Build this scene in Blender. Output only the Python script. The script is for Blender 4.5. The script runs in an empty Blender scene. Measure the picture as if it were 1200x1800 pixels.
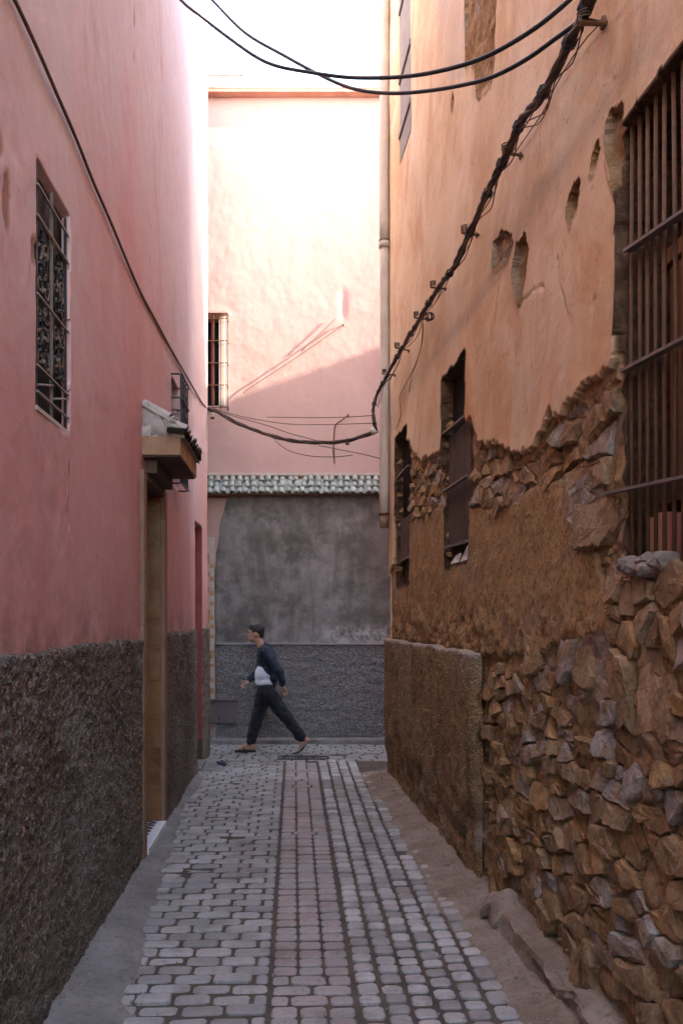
import bpy, bmesh, math, random
import numpy as np
from mathutils import Vector, Matrix

random.seed(7)
RNG = np.random.default_rng(7)
SC = bpy.context.scene
COL = SC.collection

# ------------------------------------------------------------------ camera
H = 1.74                       # eye height
cam_d = bpy.data.cameras.new('camera')
cam = bpy.data.objects.new('camera', cam_d)
COL.objects.link(cam)
cam.location = (0, 0, H)
cam.rotation_euler = (math.radians(90), 0, 0)
cam_d.sensor_fit = 'AUTO'
cam_d.sensor_width = 36
cam_d.lens = 30
cam_d.shift_y = (1085 - 900) / 1800
cam_d.clip_start = 0.05
cam_d.clip_end = 400
SC.camera = cam

# ------------------------------------------------------------------ light
SUN = Vector((1.0, -0.105, 0.354)).normalized()      # towards the sun: low, from the right along the cross street
ELEV = math.asin(SUN.z)
AZ = math.atan2(SUN.x, SUN.y)                       # clockwise from +Y
world = bpy.data.worlds.new('World')
SC.world = world
world.use_nodes = True
wn = world.node_tree
wn.nodes.clear()
sky = wn.nodes.new('ShaderNodeTexSky')
sky.sky_type = 'NISHITA'
sky.sun_disc = False
sky.sun_elevation = ELEV
sky.sun_rotation = AZ
sky.air_density = 1.0
sky.dust_density = 1.0
sky.ozone_density = 1.0
bg = wn.nodes.new('ShaderNodeBackground')
bg.inputs['Strength'].default_value = 0.15
wo = wn.nodes.new('ShaderNodeOutputWorld')
wn.links.new(sky.outputs[0], bg.inputs[0])
wn.links.new(bg.outputs[0], wo.inputs[0])

sun_d = bpy.data.lights.new('sun', 'SUN')
sun_d.energy = 2.0
sun_d.angle = math.radians(0.5)
sun_d.color = (1.0, 0.95, 0.89)
sun = bpy.data.objects.new('sun', sun_d)
COL.objects.link(sun)
sun.location = (20, -2, 14)
sun.rotation_euler = SUN.to_track_quat('Z', 'Y').to_euler()

SC.view_settings.view_transform = 'Standard'
SC.view_settings.look = 'None'
SC.view_settings.gamma = 1
SC.view_settings.use_curve_mapping = False
SC.view_settings.exposure = 4.1
SC.view_settings.use_white_balance = True
SC.view_settings.white_balance_temperature = 7600
SC.view_settings.white_balance_tint = 10
SC.render.engine = 'CYCLES'
SC.cycles.max_bounces = 8
SC.cycles.diffuse_bounces = 6

# ------------------------------------------------------------------ small maths
F, CX, HY = 1500.0, 600.0, 1085.0
EY = 11.75                                          # the wall that closes the alley


class Wall:
    """vertical wall x = a + b*Y; n points into the alley"""
    def __init__(s, a, b, side):
        s.a, s.b, s.side = a, b, side
        n = Vector((-1, b, 0)) if side == 'right' else Vector((1, -b, 0))
        s.n = n.normalized()

    def P(s, u, v, d=0.0):
        return Vector((s.a + s.b * u + s.n.x * d, u + s.n.y * d, v))

    def arr(s, u, v, d):
        return np.stack([s.a + s.b * u + s.n.x * d, u + s.n.y * d, v], -1)

    def at(s, px, py, d=0.0):                       # (along, height) of a measured point
        k = (px - CX) / F
        off = s.n.x * d * 1.0
        y = (s.a + off) / (k - s.b)
        return y, H + (HY - py) / F * y


class EndWall:
    n = Vector((0, -1, 0))
    side = 'end'

    def P(s, u, v, d=0.0):
        return Vector((u, EY - d, v))

    def arr(s, u, v, d):
        return np.stack([u, EY - d, v], -1)

    def at(s, px, py, d=0.0):
        y = EY - d
        return (px - CX) / F * y, H + (HY - py) / F * y


RW = Wall(1.418, -0.0966, 'right')
LW = Wall(-1.068, -0.058, 'left')
EW = EndWall()
R_END, L_END = 9.35, 10.82


def ray(px, py, y):
    return Vector(((px - CX) / F * y, y, H + (HY - py) / F * y))


def hash2(ix, iy, seed):
    h = (ix.astype(np.int64) * 374761393 + iy.astype(np.int64) * 668265263 + seed * 144269504) & 0x7fffffff
    h = (h ^ (h >> 13)) * 1274126177 & 0x7fffffff
    h = h ^ (h >> 16)
    return (h & 0xffff) / 65535.0


def vn(x, y, seed=0):
    x0, y0 = np.floor(x), np.floor(y)
    fx, fy = x - x0, y - y0
    fx, fy = fx * fx * (3 - 2 * fx), fy * fy * (3 - 2 * fy)
    a, b = hash2(x0, y0, seed), hash2(x0 + 1, y0, seed)
    c, d = hash2(x0, y0 + 1, seed), hash2(x0 + 1, y0 + 1, seed)
    return (a * (1 - fx) + b * fx) * (1 - fy) + (c * (1 - fx) + d * fx) * fy


def fbm(x, y, seed=0, octaves=4, gain=.5):          # about -1..1
    t, amp, tot = 0, 1.0, 0
    for o in range(octaves):
        t = t + amp * (vn(x * 2 ** o + 17.3 * o, y * 2 ** o - 9.1 * o, seed + o) * 2 - 1)
        tot += amp
        amp *= gain
    return t / tot


def inside(poly, x, y):
    r = np.zeros(np.shape(x), bool)
    n = len(poly)
    for i in range(n):
        x1, y1 = poly[i]
        x2, y2 = poly[(i + 1) % n]
        if y1 == y2:
            continue
        c = ((y1 > y) != (y2 > y)) & (x < (x2 - x1) * (y - y1) / (y2 - y1) + x1)
        r ^= c
    return r


def sstep(a, b, x):
    t = np.clip((x - a) / (b - a), 0, 1)
    return t * t * (3 - 2 * t)


# ------------------------------------------------------------------ object helpers
def tag(o, label=None, cat=None, group=None, kind=None):
    if label:
        o['label'] = label
    if cat:
        o['category'] = cat
    if group:
        o['group'] = group
    if kind:
        o['kind'] = kind
    return o


def thing(name, label, cat, loc=(0, 0, 0), group=None):
    o = bpy.data.objects.new(name, None)
    o.empty_display_size = .1
    o.location = loc
    COL.objects.link(o)
    return tag(o, label, cat, group)


def world_loc(o):
    v = Vector(o.location)
    p = o.parent
    return v if p is None else v + (world_loc(p) if not o.get('_w') else Vector((0, 0, 0)))


BASE = {}


def base_of(o):
    return BASE.get(o.name, Vector(o.location))


def link(name, mesh, parent=None, loc=None, rot=None, scale=None):
    """loc and the mesh are in world coordinates; the parent's place is taken off again"""
    o = bpy.data.objects.new(name, mesh)
    COL.objects.link(o)
    w = Vector(loc) if loc is not None else Vector((0, 0, 0))
    BASE[o.name] = w
    if parent is not None:
        o.parent = parent
        o.location = w - base_of(parent)
    else:
        o.location = w
    if rot is not None:
        o.rotation_euler = rot
    if scale is not None:
        o.scale = scale
    return o


def mesh_of(name, verts, faces, mat, smooth=False):
    me = bpy.data.meshes.new(name)
    me.from_pydata([tuple(v) for v in verts], [], faces)
    me.materials.append(mat)
    if smooth:
        me.polygons.foreach_set('use_smooth', [True] * len(me.polygons))
    me.update()
    return me


class MB:
    """collects simple shapes for one mesh"""
    def __init__(s):
        s.v, s.f = [], []

    def add(s, v, f):
        o = len(s.v)
        s.v += [Vector(p) for p in v]
        s.f += [tuple(i + o for i in q) for q in f]
        return s

    def hexa(s, c):        # eight corners: bottom ring, top ring
        return s.add(c, [(3, 2, 1, 0), (4, 5, 6, 7), (0, 1, 5, 4), (1, 2, 6, 5), (2, 3, 7, 6), (3, 0, 4, 7)])

    def box(s, x0, x1, y0, y1, z0, z1):
        return s.hexa([(x0, y0, z0), (x1, y0, z0), (x1, y1, z0), (x0, y1, z0),
                       (x0, y0, z1), (x1, y0, z1), (x1, y1, z1), (x0, y1, z1)])

    def wbox(s, W, u0, u1, v0, v1, d0, d1):             # a box in a wall's own frame
        return s.hexa([W.P(u0, v0, d0), W.P(u1, v0, d0), W.P(u1, v0, d1), W.P(u0, v0, d1),
                       W.P(u0, v1, d0), W.P(u1, v1, d0), W.P(u1, v1, d1), W.P(u0, v1, d1)])

    def tube(s, pts, r, sides=6, caps=True):
        pts = [Vector(p) for p in pts]
        rr = r if isinstance(r, (list, tuple)) else [r] * len(pts)
        rings = []
        up = Vector((0, 0, 1))
        t0 = (pts[1] - pts[0]).normalized()
        if abs(t0.dot(up)) > .9:
            up = Vector((1, 0, 0))
        nrm = (up - t0 * up.dot(t0)).normalized()
        for i, p in enumerate(pts):
            t = (pts[min(i + 1, len(pts) - 1)] - pts[max(i - 1, 0)]).normalized()
            nrm = (nrm - t * nrm.dot(t)).normalized()
            bn = t.cross(nrm)
            rings.append([p + (nrm * math.cos(a) + bn * math.sin(a)) * rr[i]
                          for a in [2 * math.pi * k / sides for k in range(sides)]])
        o = len(s.v)
        for ring in rings:
            s.v += ring
        for i in range(len(pts) - 1):
            for k in range(sides):
                a, b = o + i * sides + k, o + i * sides + (k + 1) % sides
                s.f.append((a, b, b + sides, a + sides))
        if caps:
            s.f.append(tuple(o + k for k in reversed(range(sides))))
            e = o + (len(pts) - 1) * sides
            s.f.append(tuple(e + k for k in range(sides)))
        return s

    def ball(s, c, rx, ry=None, rz=None, sub=2, rot=None):
        bm = bmesh.new()
        bmesh.ops.create_icosphere(bm, subdivisions=sub, radius=1)
        ry = rx if ry is None else ry
        rz = rx if rz is None else rz
        m = Matrix.Translation(c) @ (rot.to_matrix().to_4x4() if rot else Matrix.Identity(4)) @ Matrix.Diagonal((rx, ry, rz, 1))
        bm.verts.ensure_lookup_table()
        v = [m @ x.co for x in bm.verts]
        f = [tuple(q.index for q in p.verts) for p in bm.faces]
        bm.free()
        return s.add(v, f)

    def bone(s, a, b, ra, rb, sub=2):                   # a tapered limb with round ends
        a, b = Vector(a), Vector(b)
        s.ball(a, ra, sub=sub)
        s.ball(b, rb, sub=sub)
        return s.tube([a, a.lerp(b, .5), b], [ra, (ra + rb) / 2, rb], 12)

    def obj(s, name, mat, parent=None, smooth=False):
        return link(name, mesh_of(name, s.v, s.f, mat, smooth), parent)


def spline(pts, n=6):
    """Catmull-Rom through the points"""
    p = [Vector(q) for q in pts]
    p = [p[0] * 2 - p[1]] + p + [p[-1] * 2 - p[-2]]
    out = []
    for i in range(1, len(p) - 2):
        for k in range(n):
            t = k / n
            a, b, c, d = p[i - 1], p[i], p[i + 1], p[i + 2]
            out.append(.5 * ((2 * b) + (c - a) * t + (2 * a - 5 * b + 4 * c - d) * t * t + (3 * b - a - 3 * c + d) * t ** 3))
    out.append(p[-2])
    return out


def sheet(name, W, U, V, D, mat, parent, attrs=None, smooth=True):
    """a wall face as one fine relief grid; U, V are 1-D, D is (len(V), len(U)) outward depth"""
    uu, vv = np.meshgrid(U, V)
    q = np.stack([D[:-1, :-1], D[:-1, 1:], D[1:, 1:], D[1:, :-1]])
    return grid(name, W.arr(uu, vv, D), mat, parent, attrs, smooth, flip=(W.side == 'right'), flat=((q.max(0) - q.min(0)) > .011).reshape(-1))


def grid(name, co, mat, parent, attrs=None, smooth=True, flip=False, flat=None):
    nv, nu = co.shape[:2]
    idx = np.arange(nu * nv).reshape(nv, nu)
    q = np.stack([idx[:-1, :-1], idx[:-1, 1:], idx[1:, 1:], idx[1:, :-1]], -1).reshape(-1, 4)
    if flip:
        q = q[:, ::-1]
    me = bpy.data.meshes.new(name)
    me.vertices.add(nu * nv)
    me.vertices.foreach_set('co', co.reshape(-1).astype(np.float32))
    me.loops.add(q.size)
    me.loops.foreach_set('vertex_index', q.reshape(-1).astype(np.int32))
    me.polygons.add(len(q))
    me.polygons.foreach_set('loop_start', np.arange(0, q.size, 4, dtype=np.int32))
    me.polygons.foreach_set('use_smooth', np.full(len(q), smooth, bool) if flat is None else ~flat)
    for k, a in (attrs or {}).items():
        at = me.attributes.new(k, 'FLOAT', 'POINT')
        at.data.foreach_set('value', np.asarray(a, np.float32).reshape(-1))
    me.materials.append(mat)
    me.update(calc_edges=True)
    me.validate()
    return link(name, me, parent)


# ------------------------------------------------------------------ materials
class Mat:
    def __init__(s, name, rough=.9, spec=.3):
        s.m = bpy.data.materials.new(name)
        s.m.use_nodes = True
        s.t = s.m.node_tree
        s.b = s.t.nodes['Principled BSDF']
        s.b.inputs['Roughness'].default_value = rough
        s.b.inputs['Specular IOR Level'].default_value = spec
        s.geo = s.t.nodes.new('ShaderNodeNewGeometry')
        s.height = None

    def n(s, kind, **kw):
        x = s.t.nodes.new('ShaderNode' + kind)
        for k, v in kw.items():
            setattr(x, k, v)
        return x

    def set(s, sock, v):
        if isinstance(v, bpy.types.NodeSocket):
            s.t.links.new(v, sock)
        elif isinstance(v, (tuple, list)) and len(v) == 3 and sock.type == 'RGBA':
            sock.default_value = (*v, 1)
        else:
            sock.default_value = v

    def pos(s, scale=(1, 1, 1), obj=False):
        mp = s.n('Mapping')
        mp.inputs['Scale'].default_value = scale
        if obj:
            tc = s.n('TexCoord')
            s.set(mp.inputs[0], tc.outputs['Object'])
        else:
            s.set(mp.inputs[0], s.geo.outputs['Position'])
        return mp.outputs[0]

    def noise(s, scale, detail=4, rough=.55, vec=None, lo=0, hi=1, dist=0):
        x = s.n('TexNoise')
        s.set(x.inputs['Vector'], vec if vec is not None else s.pos())
        x.inputs['Scale'].default_value = scale
        x.inputs['Detail'].default_value = detail
        x.inputs['Roughness'].default_value = rough
        x.inputs['Distortion'].default_value = dist
        if (lo, hi) == (0, 1):
            return x.outputs['Fac']
        return s.ramp(x.outputs['Fac'], lo, hi)

    def voronoi(s, scale, vec=None, feature='F1', out='Distance', rnd=1):
        x = s.n('TexVoronoi', feature=feature)
        s.set(x.inputs['Vector'], vec if vec is not None else s.pos())
        x.inputs['Scale'].default_value = scale
        if 'Randomness' in x.inputs:
            x.inputs['Randomness'].default_value = rnd
        return x.outputs[out]

    def ramp(s, v, lo, hi, a=0.0, b=1.0):
        x = s.n('MapRange')
        s.set(x.inputs[0], v)
        x.inputs[1].default_value, x.inputs[2].default_value = lo, hi
        x.inputs[3].default_value, x.inputs[4].default_value = a, b
        return x.outputs[0]

    def math(s, op, a, b=0.0):
        x = s.n('Math', operation=op)
        s.set(x.inputs[0], a)
        s.set(x.inputs[1], b)
        return x.outputs[0]

    def mix(s, f, a, b, mode='MIX'):
        x = s.n('Mix', data_type='RGBA', blend_type=mode)
        s.set(x.inputs[0], f)
        s.set(x.inputs[6], a)
        s.set(x.inputs[7], b)
        return x.outputs[2]

    def fmix(s, f, a, b):
        x = s.n('Mix', data_type='FLOAT')
        s.set(x.inputs[0], f)
        s.set(x.inputs[2], a)
        s.set(x.inputs[3], b)
        return x.outputs[0]

    def attr(s, name):
        return s.n('Attribute', attribute_name=name).outputs['Fac']

    def rand(s):
        return s.n('ObjectInfo').outputs['Random']

    def color(s, c):
        s.set(s.b.inputs['Base Color'], c)
        return s

    def rough(s, v):
        s.set(s.b.inputs['Roughness'], v)
        return s

    def bump(s, h, strength=.5, dist=.02):
        x = s.n('Bump')
        x.inputs['Strength'].default_value = strength
        x.inputs['Distance'].default_value = dist
        s.set(x.inputs['Height'], h)
        if s.b.inputs['Normal'].is_linked:
            s.t.links.new(s.b.inputs['Normal'].links[0].from_socket, x.inputs['Normal'])
        s.t.links.new(x.outputs[0], s.b.inputs['Normal'])
        return s


def simple(name, c1, c2, scale=8, rough=.8, bump=.3, bscale=60, dist=.004, spec=.3, rnd=0.0, metal=0.0):
    m = Mat(name, rough, spec)
    f = m.noise(scale, 5, .6, lo=.3, hi=.7)
    if rnd:
        f = m.math('ADD', m.math('MULTIPLY', f, 1 - rnd), m.math('MULTIPLY', m.rand(), rnd))
    m.color(m.mix(f, c1, c2))
    m.bump(m.noise(bscale, 4, .6), bump, dist)
    m.b.inputs['Metallic'].default_value = metal
    return m.m


# pink lime plaster of the house on the left
m = Mat('pink_plaster', .88, .25)
st = m.noise(1.0, 5, .6, vec=m.pos((1.2, 1.2, .5)), lo=.4, hi=.66)
bl = m.noise(.8, 5, .6, lo=.3, hi=.7)
fi = m.noise(9, 5, .65, lo=.3, hi=.75)
haze = m.attr('upper_haze')  # upper wall paler and greyer: sky light and haze painted into the colour
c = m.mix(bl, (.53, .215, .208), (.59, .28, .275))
c = m.mix(haze, c, m.mix(bl, (.52, .425, .435), (.57, .475, .487)))
c = m.mix(m.math('MULTIPLY', st, .35), c, (.62, .43, .42))
c = m.mix(m.math('MULTIPLY', fi, .25), c, (.43, .20, .185))
spk = m.noise(22, 2, .5, lo=.72, hi=.76)
c = m.mix(m.math('MULTIPLY', spk, .5), c, (.30, .10, .08))
c = m.mix(m.math('MULTIPLY', m.noise(1.0, 6, .7, vec=m.pos((1.9, 1.9, .8)), lo=.54, hi=.68, dist=.5), .35), c, (.40, .19, .17))
c = m.mix(m.math('MULTIPLY', m.noise(2.6, 6, .72, lo=.55, hi=.66), .22), c, (.60, .40, .385))
c = m.mix(m.math('MULTIPLY', m.attr('grime'), m.noise(5, 6, .7, lo=.40, hi=.62)), c, (.24, .135, .115))
c = m.mix(m.math('MULTIPLY', m.attr('chip'), .9), c, (.30, .15, .11))
m.color(c)
m.bump(m.math('ADD', m.noise(6, 6, .6), m.math('MULTIPLY', m.noise(60, 3, .6), .15)), .5, .02)
PINK = m.m

# pale pink facing wall
m = Mat('facing_plaster', .9, .2)
bl = m.noise(.9, 5, .6, lo=.3, hi=.7)
st = m.noise(1.0, 4, .6, vec=m.pos((4, 4, .5)), lo=.4, hi=.75)
c = m.mix(bl, (.44, .29, .262), (.48, .325, .297))
c = m.mix(m.math('MULTIPLY', st, .4), c, (.50, .37, .345))
m.color(c)
m.bump(m.math('ADD', m.noise(5, 6, .6), m.math('MULTIPLY', m.noise(40, 3, .6), .2)), .18, .02)
FACING = m.m

# grey cement render on the facing wall
m = Mat('grey_cement', .92, .2)
bl = m.noise(1.5, 6, .66, lo=.42, hi=.60)
fi = m.noise(6, 6, .72, lo=.46, hi=.66)
br = m.noise(.8, 3, .5, vec=m.pos((1, 1, 1)), lo=.5, hi=.7)
c = m.mix(bl, (.125, .113, .106), (.235, .22, .212))
c = m.mix(m.math('MULTIPLY', fi, .45), c, (.32, .305, .295))
c = m.mix(m.math('MULTIPLY', br, .5), c, (.15, .128, .115))
c = m.mix(m.math('MULTIPLY', m.noise(1.0, 6, .7, vec=m.pos((4, 4, .6)), lo=.52, hi=.64, dist=.4), .45), c, (.095, .082, .075))
pale = m.math('MULTIPLY', m.attr('pale'), m.noise(9, 6, .7, lo=.4, hi=.6))
c = m.mix(pale, c, (.46, .45, .44))
m.color(c)
m.bump(m.noise(18, 6, .65), .6, .012)
CEMENT = m.m

m = Mat('grey_roughcast', .95, .2)
sp = m.voronoi(34)
c = m.mix(m.ramp(sp, .1, .6), (.29, .28, .283), (.155, .148, .148))
c = m.mix(m.math('MULTIPLY', m.noise(1.5, 4, .6, lo=.4, hi=.7), .5), c, (.18, .168, .16))
m.color(c)
m.bump(m.math('ADD', m.noise(30, 5, .65), m.math('MULTIPLY', m.voronoi(40), .6)), 1.0, .02)
GREYCAST = m.m

# brown pebble-dash dado of the house on the left
m = Mat('brown_roughcast', .95, .2)
sp = m.noise(52, 5, .75, lo=.46, hi=.66)
pt = m.noise(2.2, 5, .65, lo=.38, hi=.66)
c = m.mix(pt, (.085, .060, .046), (.165, .125, .10))
c = m.mix(sp, c, (.41, .335, .275))
gr = m.noise(1.3, 4, .6, vec=m.pos((1, 1, 1)), lo=.52, hi=.68)
c = m.mix(m.math('MULTIPLY', gr, .5), c, (.27, .26, .255))
wht = m.noise(120, 2, .5, lo=.66, hi=.72)
c = m.mix(m.math('MULTIPLY', wht, .6), c, (.50, .46, .42))
m.color(c)
sz = m.n('SeparateXYZ')
m.set(sz.inputs[0], m.geo.outputs['Position'])
spl = m.math('ADD', m.ramp(sz.outputs[2], .05, .55, 1, 0), m.ramp(m.noise(1.7, 6, .7), .3, .7, -.55, .55))
c = m.mix(m.ramp(spl, .3, .9, 0, .5), c, (.21, .18, .155))
sw = m.noise(1.0, 5, .65, vec=m.pos((.9, .9, 2.6)), lo=.50, hi=.64, dist=1.2)
c = m.mix(m.math('MULTIPLY', sw, .5), c, (.075, .055, .044))
m.color(c)
m.bump(m.math('ADD', m.noise(70, 5, .7), m.math('MULTIPLY', m.voronoi(85), .7)), 1.0, .02)
PEBBLE = m.m

# the old house on the right: lime plaster / earth render / rubble bed in one relief
m = Mat('old_wall', .93, .2)
st = m.noise(1.0, 6, .66, vec=m.pos((1.0, 1.0, .5)), lo=.44, hi=.60, dist=.7)
st2 = m.noise(1.0, 6, .68, vec=m.pos((1.6, 1.6, .95)), lo=.48, hi=.64, dist=.9)
bl = m.noise(1.1, 5, .6, lo=.34, hi=.68)
pl = m.mix(bl, (.56, .382, .222), (.66, .495, .335))
pl = m.mix(m.math('MULTIPLY', st, .65), pl, (.66, .53, .40))
pl = m.mix(m.math('MULTIPLY', st2, .48), pl, (.43, .225, .105))
pl = m.mix(m.math('MULTIPLY', m.noise(3.2, 6, .7, lo=.5, hi=.62), .38), pl, (.68, .54, .41))
pl = m.mix(m.math('MULTIPLY', m.noise(24, 3, .6, lo=.67, hi=.72), .6), pl, (.30, .15, .07))
pl = m.mix(m.math('MULTIPLY', m.noise(1.6, 5, .65, lo=.52, hi=.66), .5), pl, (.42, .235, .12))
damp = m.math('MULTIPLY', m.attr('damp'), m.ramp(st2, 0, 1, .55, 1))
pl = m.mix(damp, pl, (.54, .235, .07))
pl = m.mix(m.math('MULTIPLY', m.noise(20, 5, .7, lo=.6, hi=.72), .45), pl, (.24, .12, .06))
pl = m.mix(m.attr('ashen'), pl, (.42, .37, .33))
ce = m.mix(m.noise(5, 6, .65, lo=.35, hi=.68), (.31, .175, .078), (.44, .27, .128))
ce = m.mix(m.math('MULTIPLY', m.noise(34, 5, .75, lo=.48, hi=.62), .75), ce, (.16, .08, .028))
ce = m.mix(m.math('MULTIPLY', m.noise(2.2, 4, .6, lo=.55, hi=.7), .5), ce, (.33, .25, .19))
ru = m.mix(m.noise(9, 6, .7, lo=.35, hi=.66), (.20, .104, .044), (.38, .235, .115))
ru = m.mix(m.noise(3, 4, .6, lo=.5, hi=.65), ru, (.33, .25, .19))
c = m.mix(m.attr('cement'), pl, ce)
c = m.mix(m.attr('rubble'), c, ru)
c = m.mix(m.attr('reveal_shade'), c, m.mix(m.noise(12, 5, .7, lo=.4, hi=.62), (.070, .036, .020), (.15, .085, .048)))  # brown mortar in the window reveals with their shade darkened into the colour
m.color(c)
fineb = m.noise(38, 6, .7)
coarse = m.noise(7, 6, .6)
roughness_of = m.math('ADD', m.attr('cement'), m.attr('rubble'))
hgt = m.math('ADD', m.math('MULTIPLY', coarse, .6), m.math('MULTIPLY', fineb, m.ramp(roughness_of, 0, 1, .25, 1.6)))
m.bump(hgt, .7, .02)
OLDWALL = m.m

m = Mat('old_roughcast', .95, .2)
c = m.mix(m.noise(60, 5, .7, lo=.36, hi=.66), (.15, .080, .036), (.43, .265, .135))
c = m.mix(m.math('MULTIPLY', m.noise(1.8, 5, .6, lo=.45, hi=.68), .6), c, (.40, .27, .15))
c = m.mix(m.math('MULTIPLY', m.noise(3.1, 6, .72, lo=.50, hi=.62), .6), c, (.13, .072, .036))
c = m.mix(m.math('MULTIPLY', m.noise(1.1, 5, .6, lo=.53, hi=.62), .5), c, (.34, .26, .19))
c = m.mix(m.attr('pale'), c, (.40, .33, .27))
m.color(c)
m.bump(m.math('ADD', m.noise(60, 5, .7), m.math('MULTIPLY', m.voronoi(70), .6)), 1.0, .018)
OLDCAST = m.m

m = Mat('rubble_stone', .88, .3)
r = m.rand()
c = m.mix(m.ramp(r, 0, 1), (.27, .150, .062), (.38, .255, .148))
c = m.mix(m.ramp(m.math('FRACT', m.math('MULTIPLY', r, 7.3)), .55, .62), c, (.36, .315, .28))
c = m.mix(m.ramp(m.math('FRACT', m.math('MULTIPLY', r, 13.7)), .68, .76), c, (.45, .25, .10))
c = m.mix(m.noise(8, 6, .7, lo=.42, hi=.62), c, (.15, .075, .028))
c = m.mix(m.math('MULTIPLY', m.noise(4, 5, .6, lo=.52, hi=.66), .6), c, (.42, .28, .16))
c = m.mix(m.math('MULTIPLY', m.noise(26, 5, .7, lo=.5, hi=.7), .5), c, (.42, .33, .25))
c = m.mix(m.math('MULTIPLY', m.noise(5.5, 6, .72, lo=.48, hi=.60), .55), c, m.mix(m.noise(30, 4, .7, lo=.4, hi=.65), (.20, .095, .03), (.38, .21, .08)))
m.color(c)
m.bump(m.math('ADD', m.noise(14, 7, .7), m.math('MULTIPLY', m.noise(60, 4, .6), .35)), 1.0, .03)
STONE = m.m

# street
def paver_mat(name, a, b, c_):
    m = Mat(name, .62, .45)
    r = m.rand()
    c = m.mix(m.ramp(r, 0, 1), a, b)
    c = m.mix(m.math('MULTIPLY', m.ramp(m.math('FRACT', m.math('MULTIPLY', r, 9.1)), .62, .72), .8), c, c_)
    c = m.mix(m.math('MULTIPLY', m.noise(3, 5, .65, lo=.4, hi=.68), .45), c, tuple(x * .62 for x in a))
    c = m.mix(m.math('MULTIPLY', m.noise(55, 5, .7, lo=.45, hi=.7), .4), c, tuple(x * .6 for x in a))
    c = m.mix(m.math('MULTIPLY', m.noise(1.1, 4, .6, lo=.52, hi=.68), .5), c, (.27, .23, .195))
    c = m.mix(m.math('MULTIPLY', m.noise(2.1, 6, .72, lo=.50, hi=.64), .55), c, (.155, .128, .106))
    c = m.mix(m.math('MULTIPLY', m.noise(17, 6, .75, lo=.56, hi=.66), .5), c, (.12, .10, .085))
    m.color(c)
    m.rough(m.noise(7, 5, .65, lo=.25, hi=.8) if False else m.ramp(m.noise(9, 5, .65), .3, .7, .45, .8))
    m.bump(m.math('ADD', m.noise(26, 5, .65), m.math('MULTIPLY', m.noise(120, 3, .6), .3)), .45, .008)
    return m.m


GREYPAVE = paver_mat('grey_paver', (.335, .315, .298), (.43, .405, .385), (.26, .24, .23))
PINKPAVE = paver_mat('pink_paver', (.36, .275, .25), (.40, .345, .325), (.35, .325, .308))
SETT = paver_mat('pale_sett', (.38, .352, .33), (.53, .495, .465), (.25, .22, .195))
m = Mat('joint_earth', .95, .2)
c = m.mix(m.noise(4, 5, .6, lo=.35, hi=.66), (.072, .056, .046), (.13, .098, .074))
sx = m.n('SeparateXYZ')
m.set(sx.inputs[0], m.geo.outputs['Position'])
c = m.mix(m.math('MULTIPLY', m.noise(30, 4, .7, lo=.45, hi=.7), .5), c, (.13, .10, .08))
c = m.mix(m.attr('cementwash'), c, (.33, .315, .32))
m.color(c)
m.bump(m.noise(60, 5, .7), .6, .008)
JOINT = m.m
m = Mat('gutter_concrete', .9, .25)
c = m.mix(m.noise(3, 6, .65, lo=.35, hi=.68), (.155, .14, .13), (.27, .248, .235))
c = m.mix(m.math('MULTIPLY', m.noise(30, 5, .7, lo=.5, hi=.68), .5), c, (.09, .075, .065))
m.color(c)
m.bump(m.noise(30, 6, .7), .5, .012)
GUTTER = m.m
m = Mat('dry_earth', .97, .15)
c = m.mix(m.noise(4, 6, .65, lo=.35, hi=.66), (.215, .155, .112), (.345, .268, .205))
c = m.mix(m.math('MULTIPLY', m.noise(38, 5, .7, lo=.52, hi=.66), .7), c, (.14, .10, .075))
c = m.mix(m.math('MULTIPLY', m.noise(2, 4, .6, lo=.55, hi=.68), .5), c, (.24, .21, .19))
m.color(c)
m.bump(m.math('ADD', m.noise(14, 6, .7), m.math('MULTIPLY', m.noise(90, 4, .6), .4)), .8, .02)
EARTH = m.m

WOOD = simple('weathered_shutter', (.060, .036, .025), (.092, .058, .042), 14, .8, .5, 80, .004, rnd=.4)
m = Mat('brown_board', .8, .25)
g = m.noise(1, 5, .6, vec=m.pos((40, 40, 2.0)), lo=.35, hi=.65)
c = m.mix(g, (.19, .088, .036), (.33, .165, .075))
c = m.mix(m.ramp(m.rand(), 0, 1, 0, .5), c, (.12, .055, .026))
m.color(c)
m.bump(g, .4, .004)
BOARD = m.m
RUST = simple('rusty_iron', (.080, .040, .022), (.150, .078, .042), 30, .75, .5, 120, .002, rnd=.3)
GREYIRON = simple('grey_iron', (.12, .085, .072), (.19, .145, .125), 30, .6, .3, 120, .002)
BLACKIRON = simple('black_iron', (.014, .014, .016), (.036, .036, .040), 40, .5, .3, 120, .001)
WHITEIRON = simple('pale_painted_iron', (.20, .155, .145), (.30, .245, .23), 40, .6, .3, 120, .001)
RUBBER = simple('black_cable_sheath', (.012, .012, .014), (.028, .028, .032), 20, .5, .2, 90, .001)
BROWNWIRE = simple('dusty_brown_wire', (.085, .048, .028), (.16, .095, .058), 20, .7, .2, 90, .001)
STRAND = simple('dusty_cable', (.035, .023, .018), (.12, .078, .056), 12, .75, .3, 90, .001, rnd=.6)
PIPE = simple('beige_pipe_paint', (.40, .33, .265), (.52, .45, .375), 5, .6, .2, 40, .002)
GLASS = Mat('dark_glass', .55, .08).color((.012, .012, .014)).m
DARKBOARD = simple('dark_interior_board', (.010, .007, .006), (.020, .014, .011), 6, .9, spec=.05)
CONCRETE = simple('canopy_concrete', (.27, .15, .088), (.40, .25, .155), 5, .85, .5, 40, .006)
SOFFIT = simple('canopy_soffit', (.085, .050, .036), (.13, .078, .055), 5, .85, .4, 40, .004)
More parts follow.
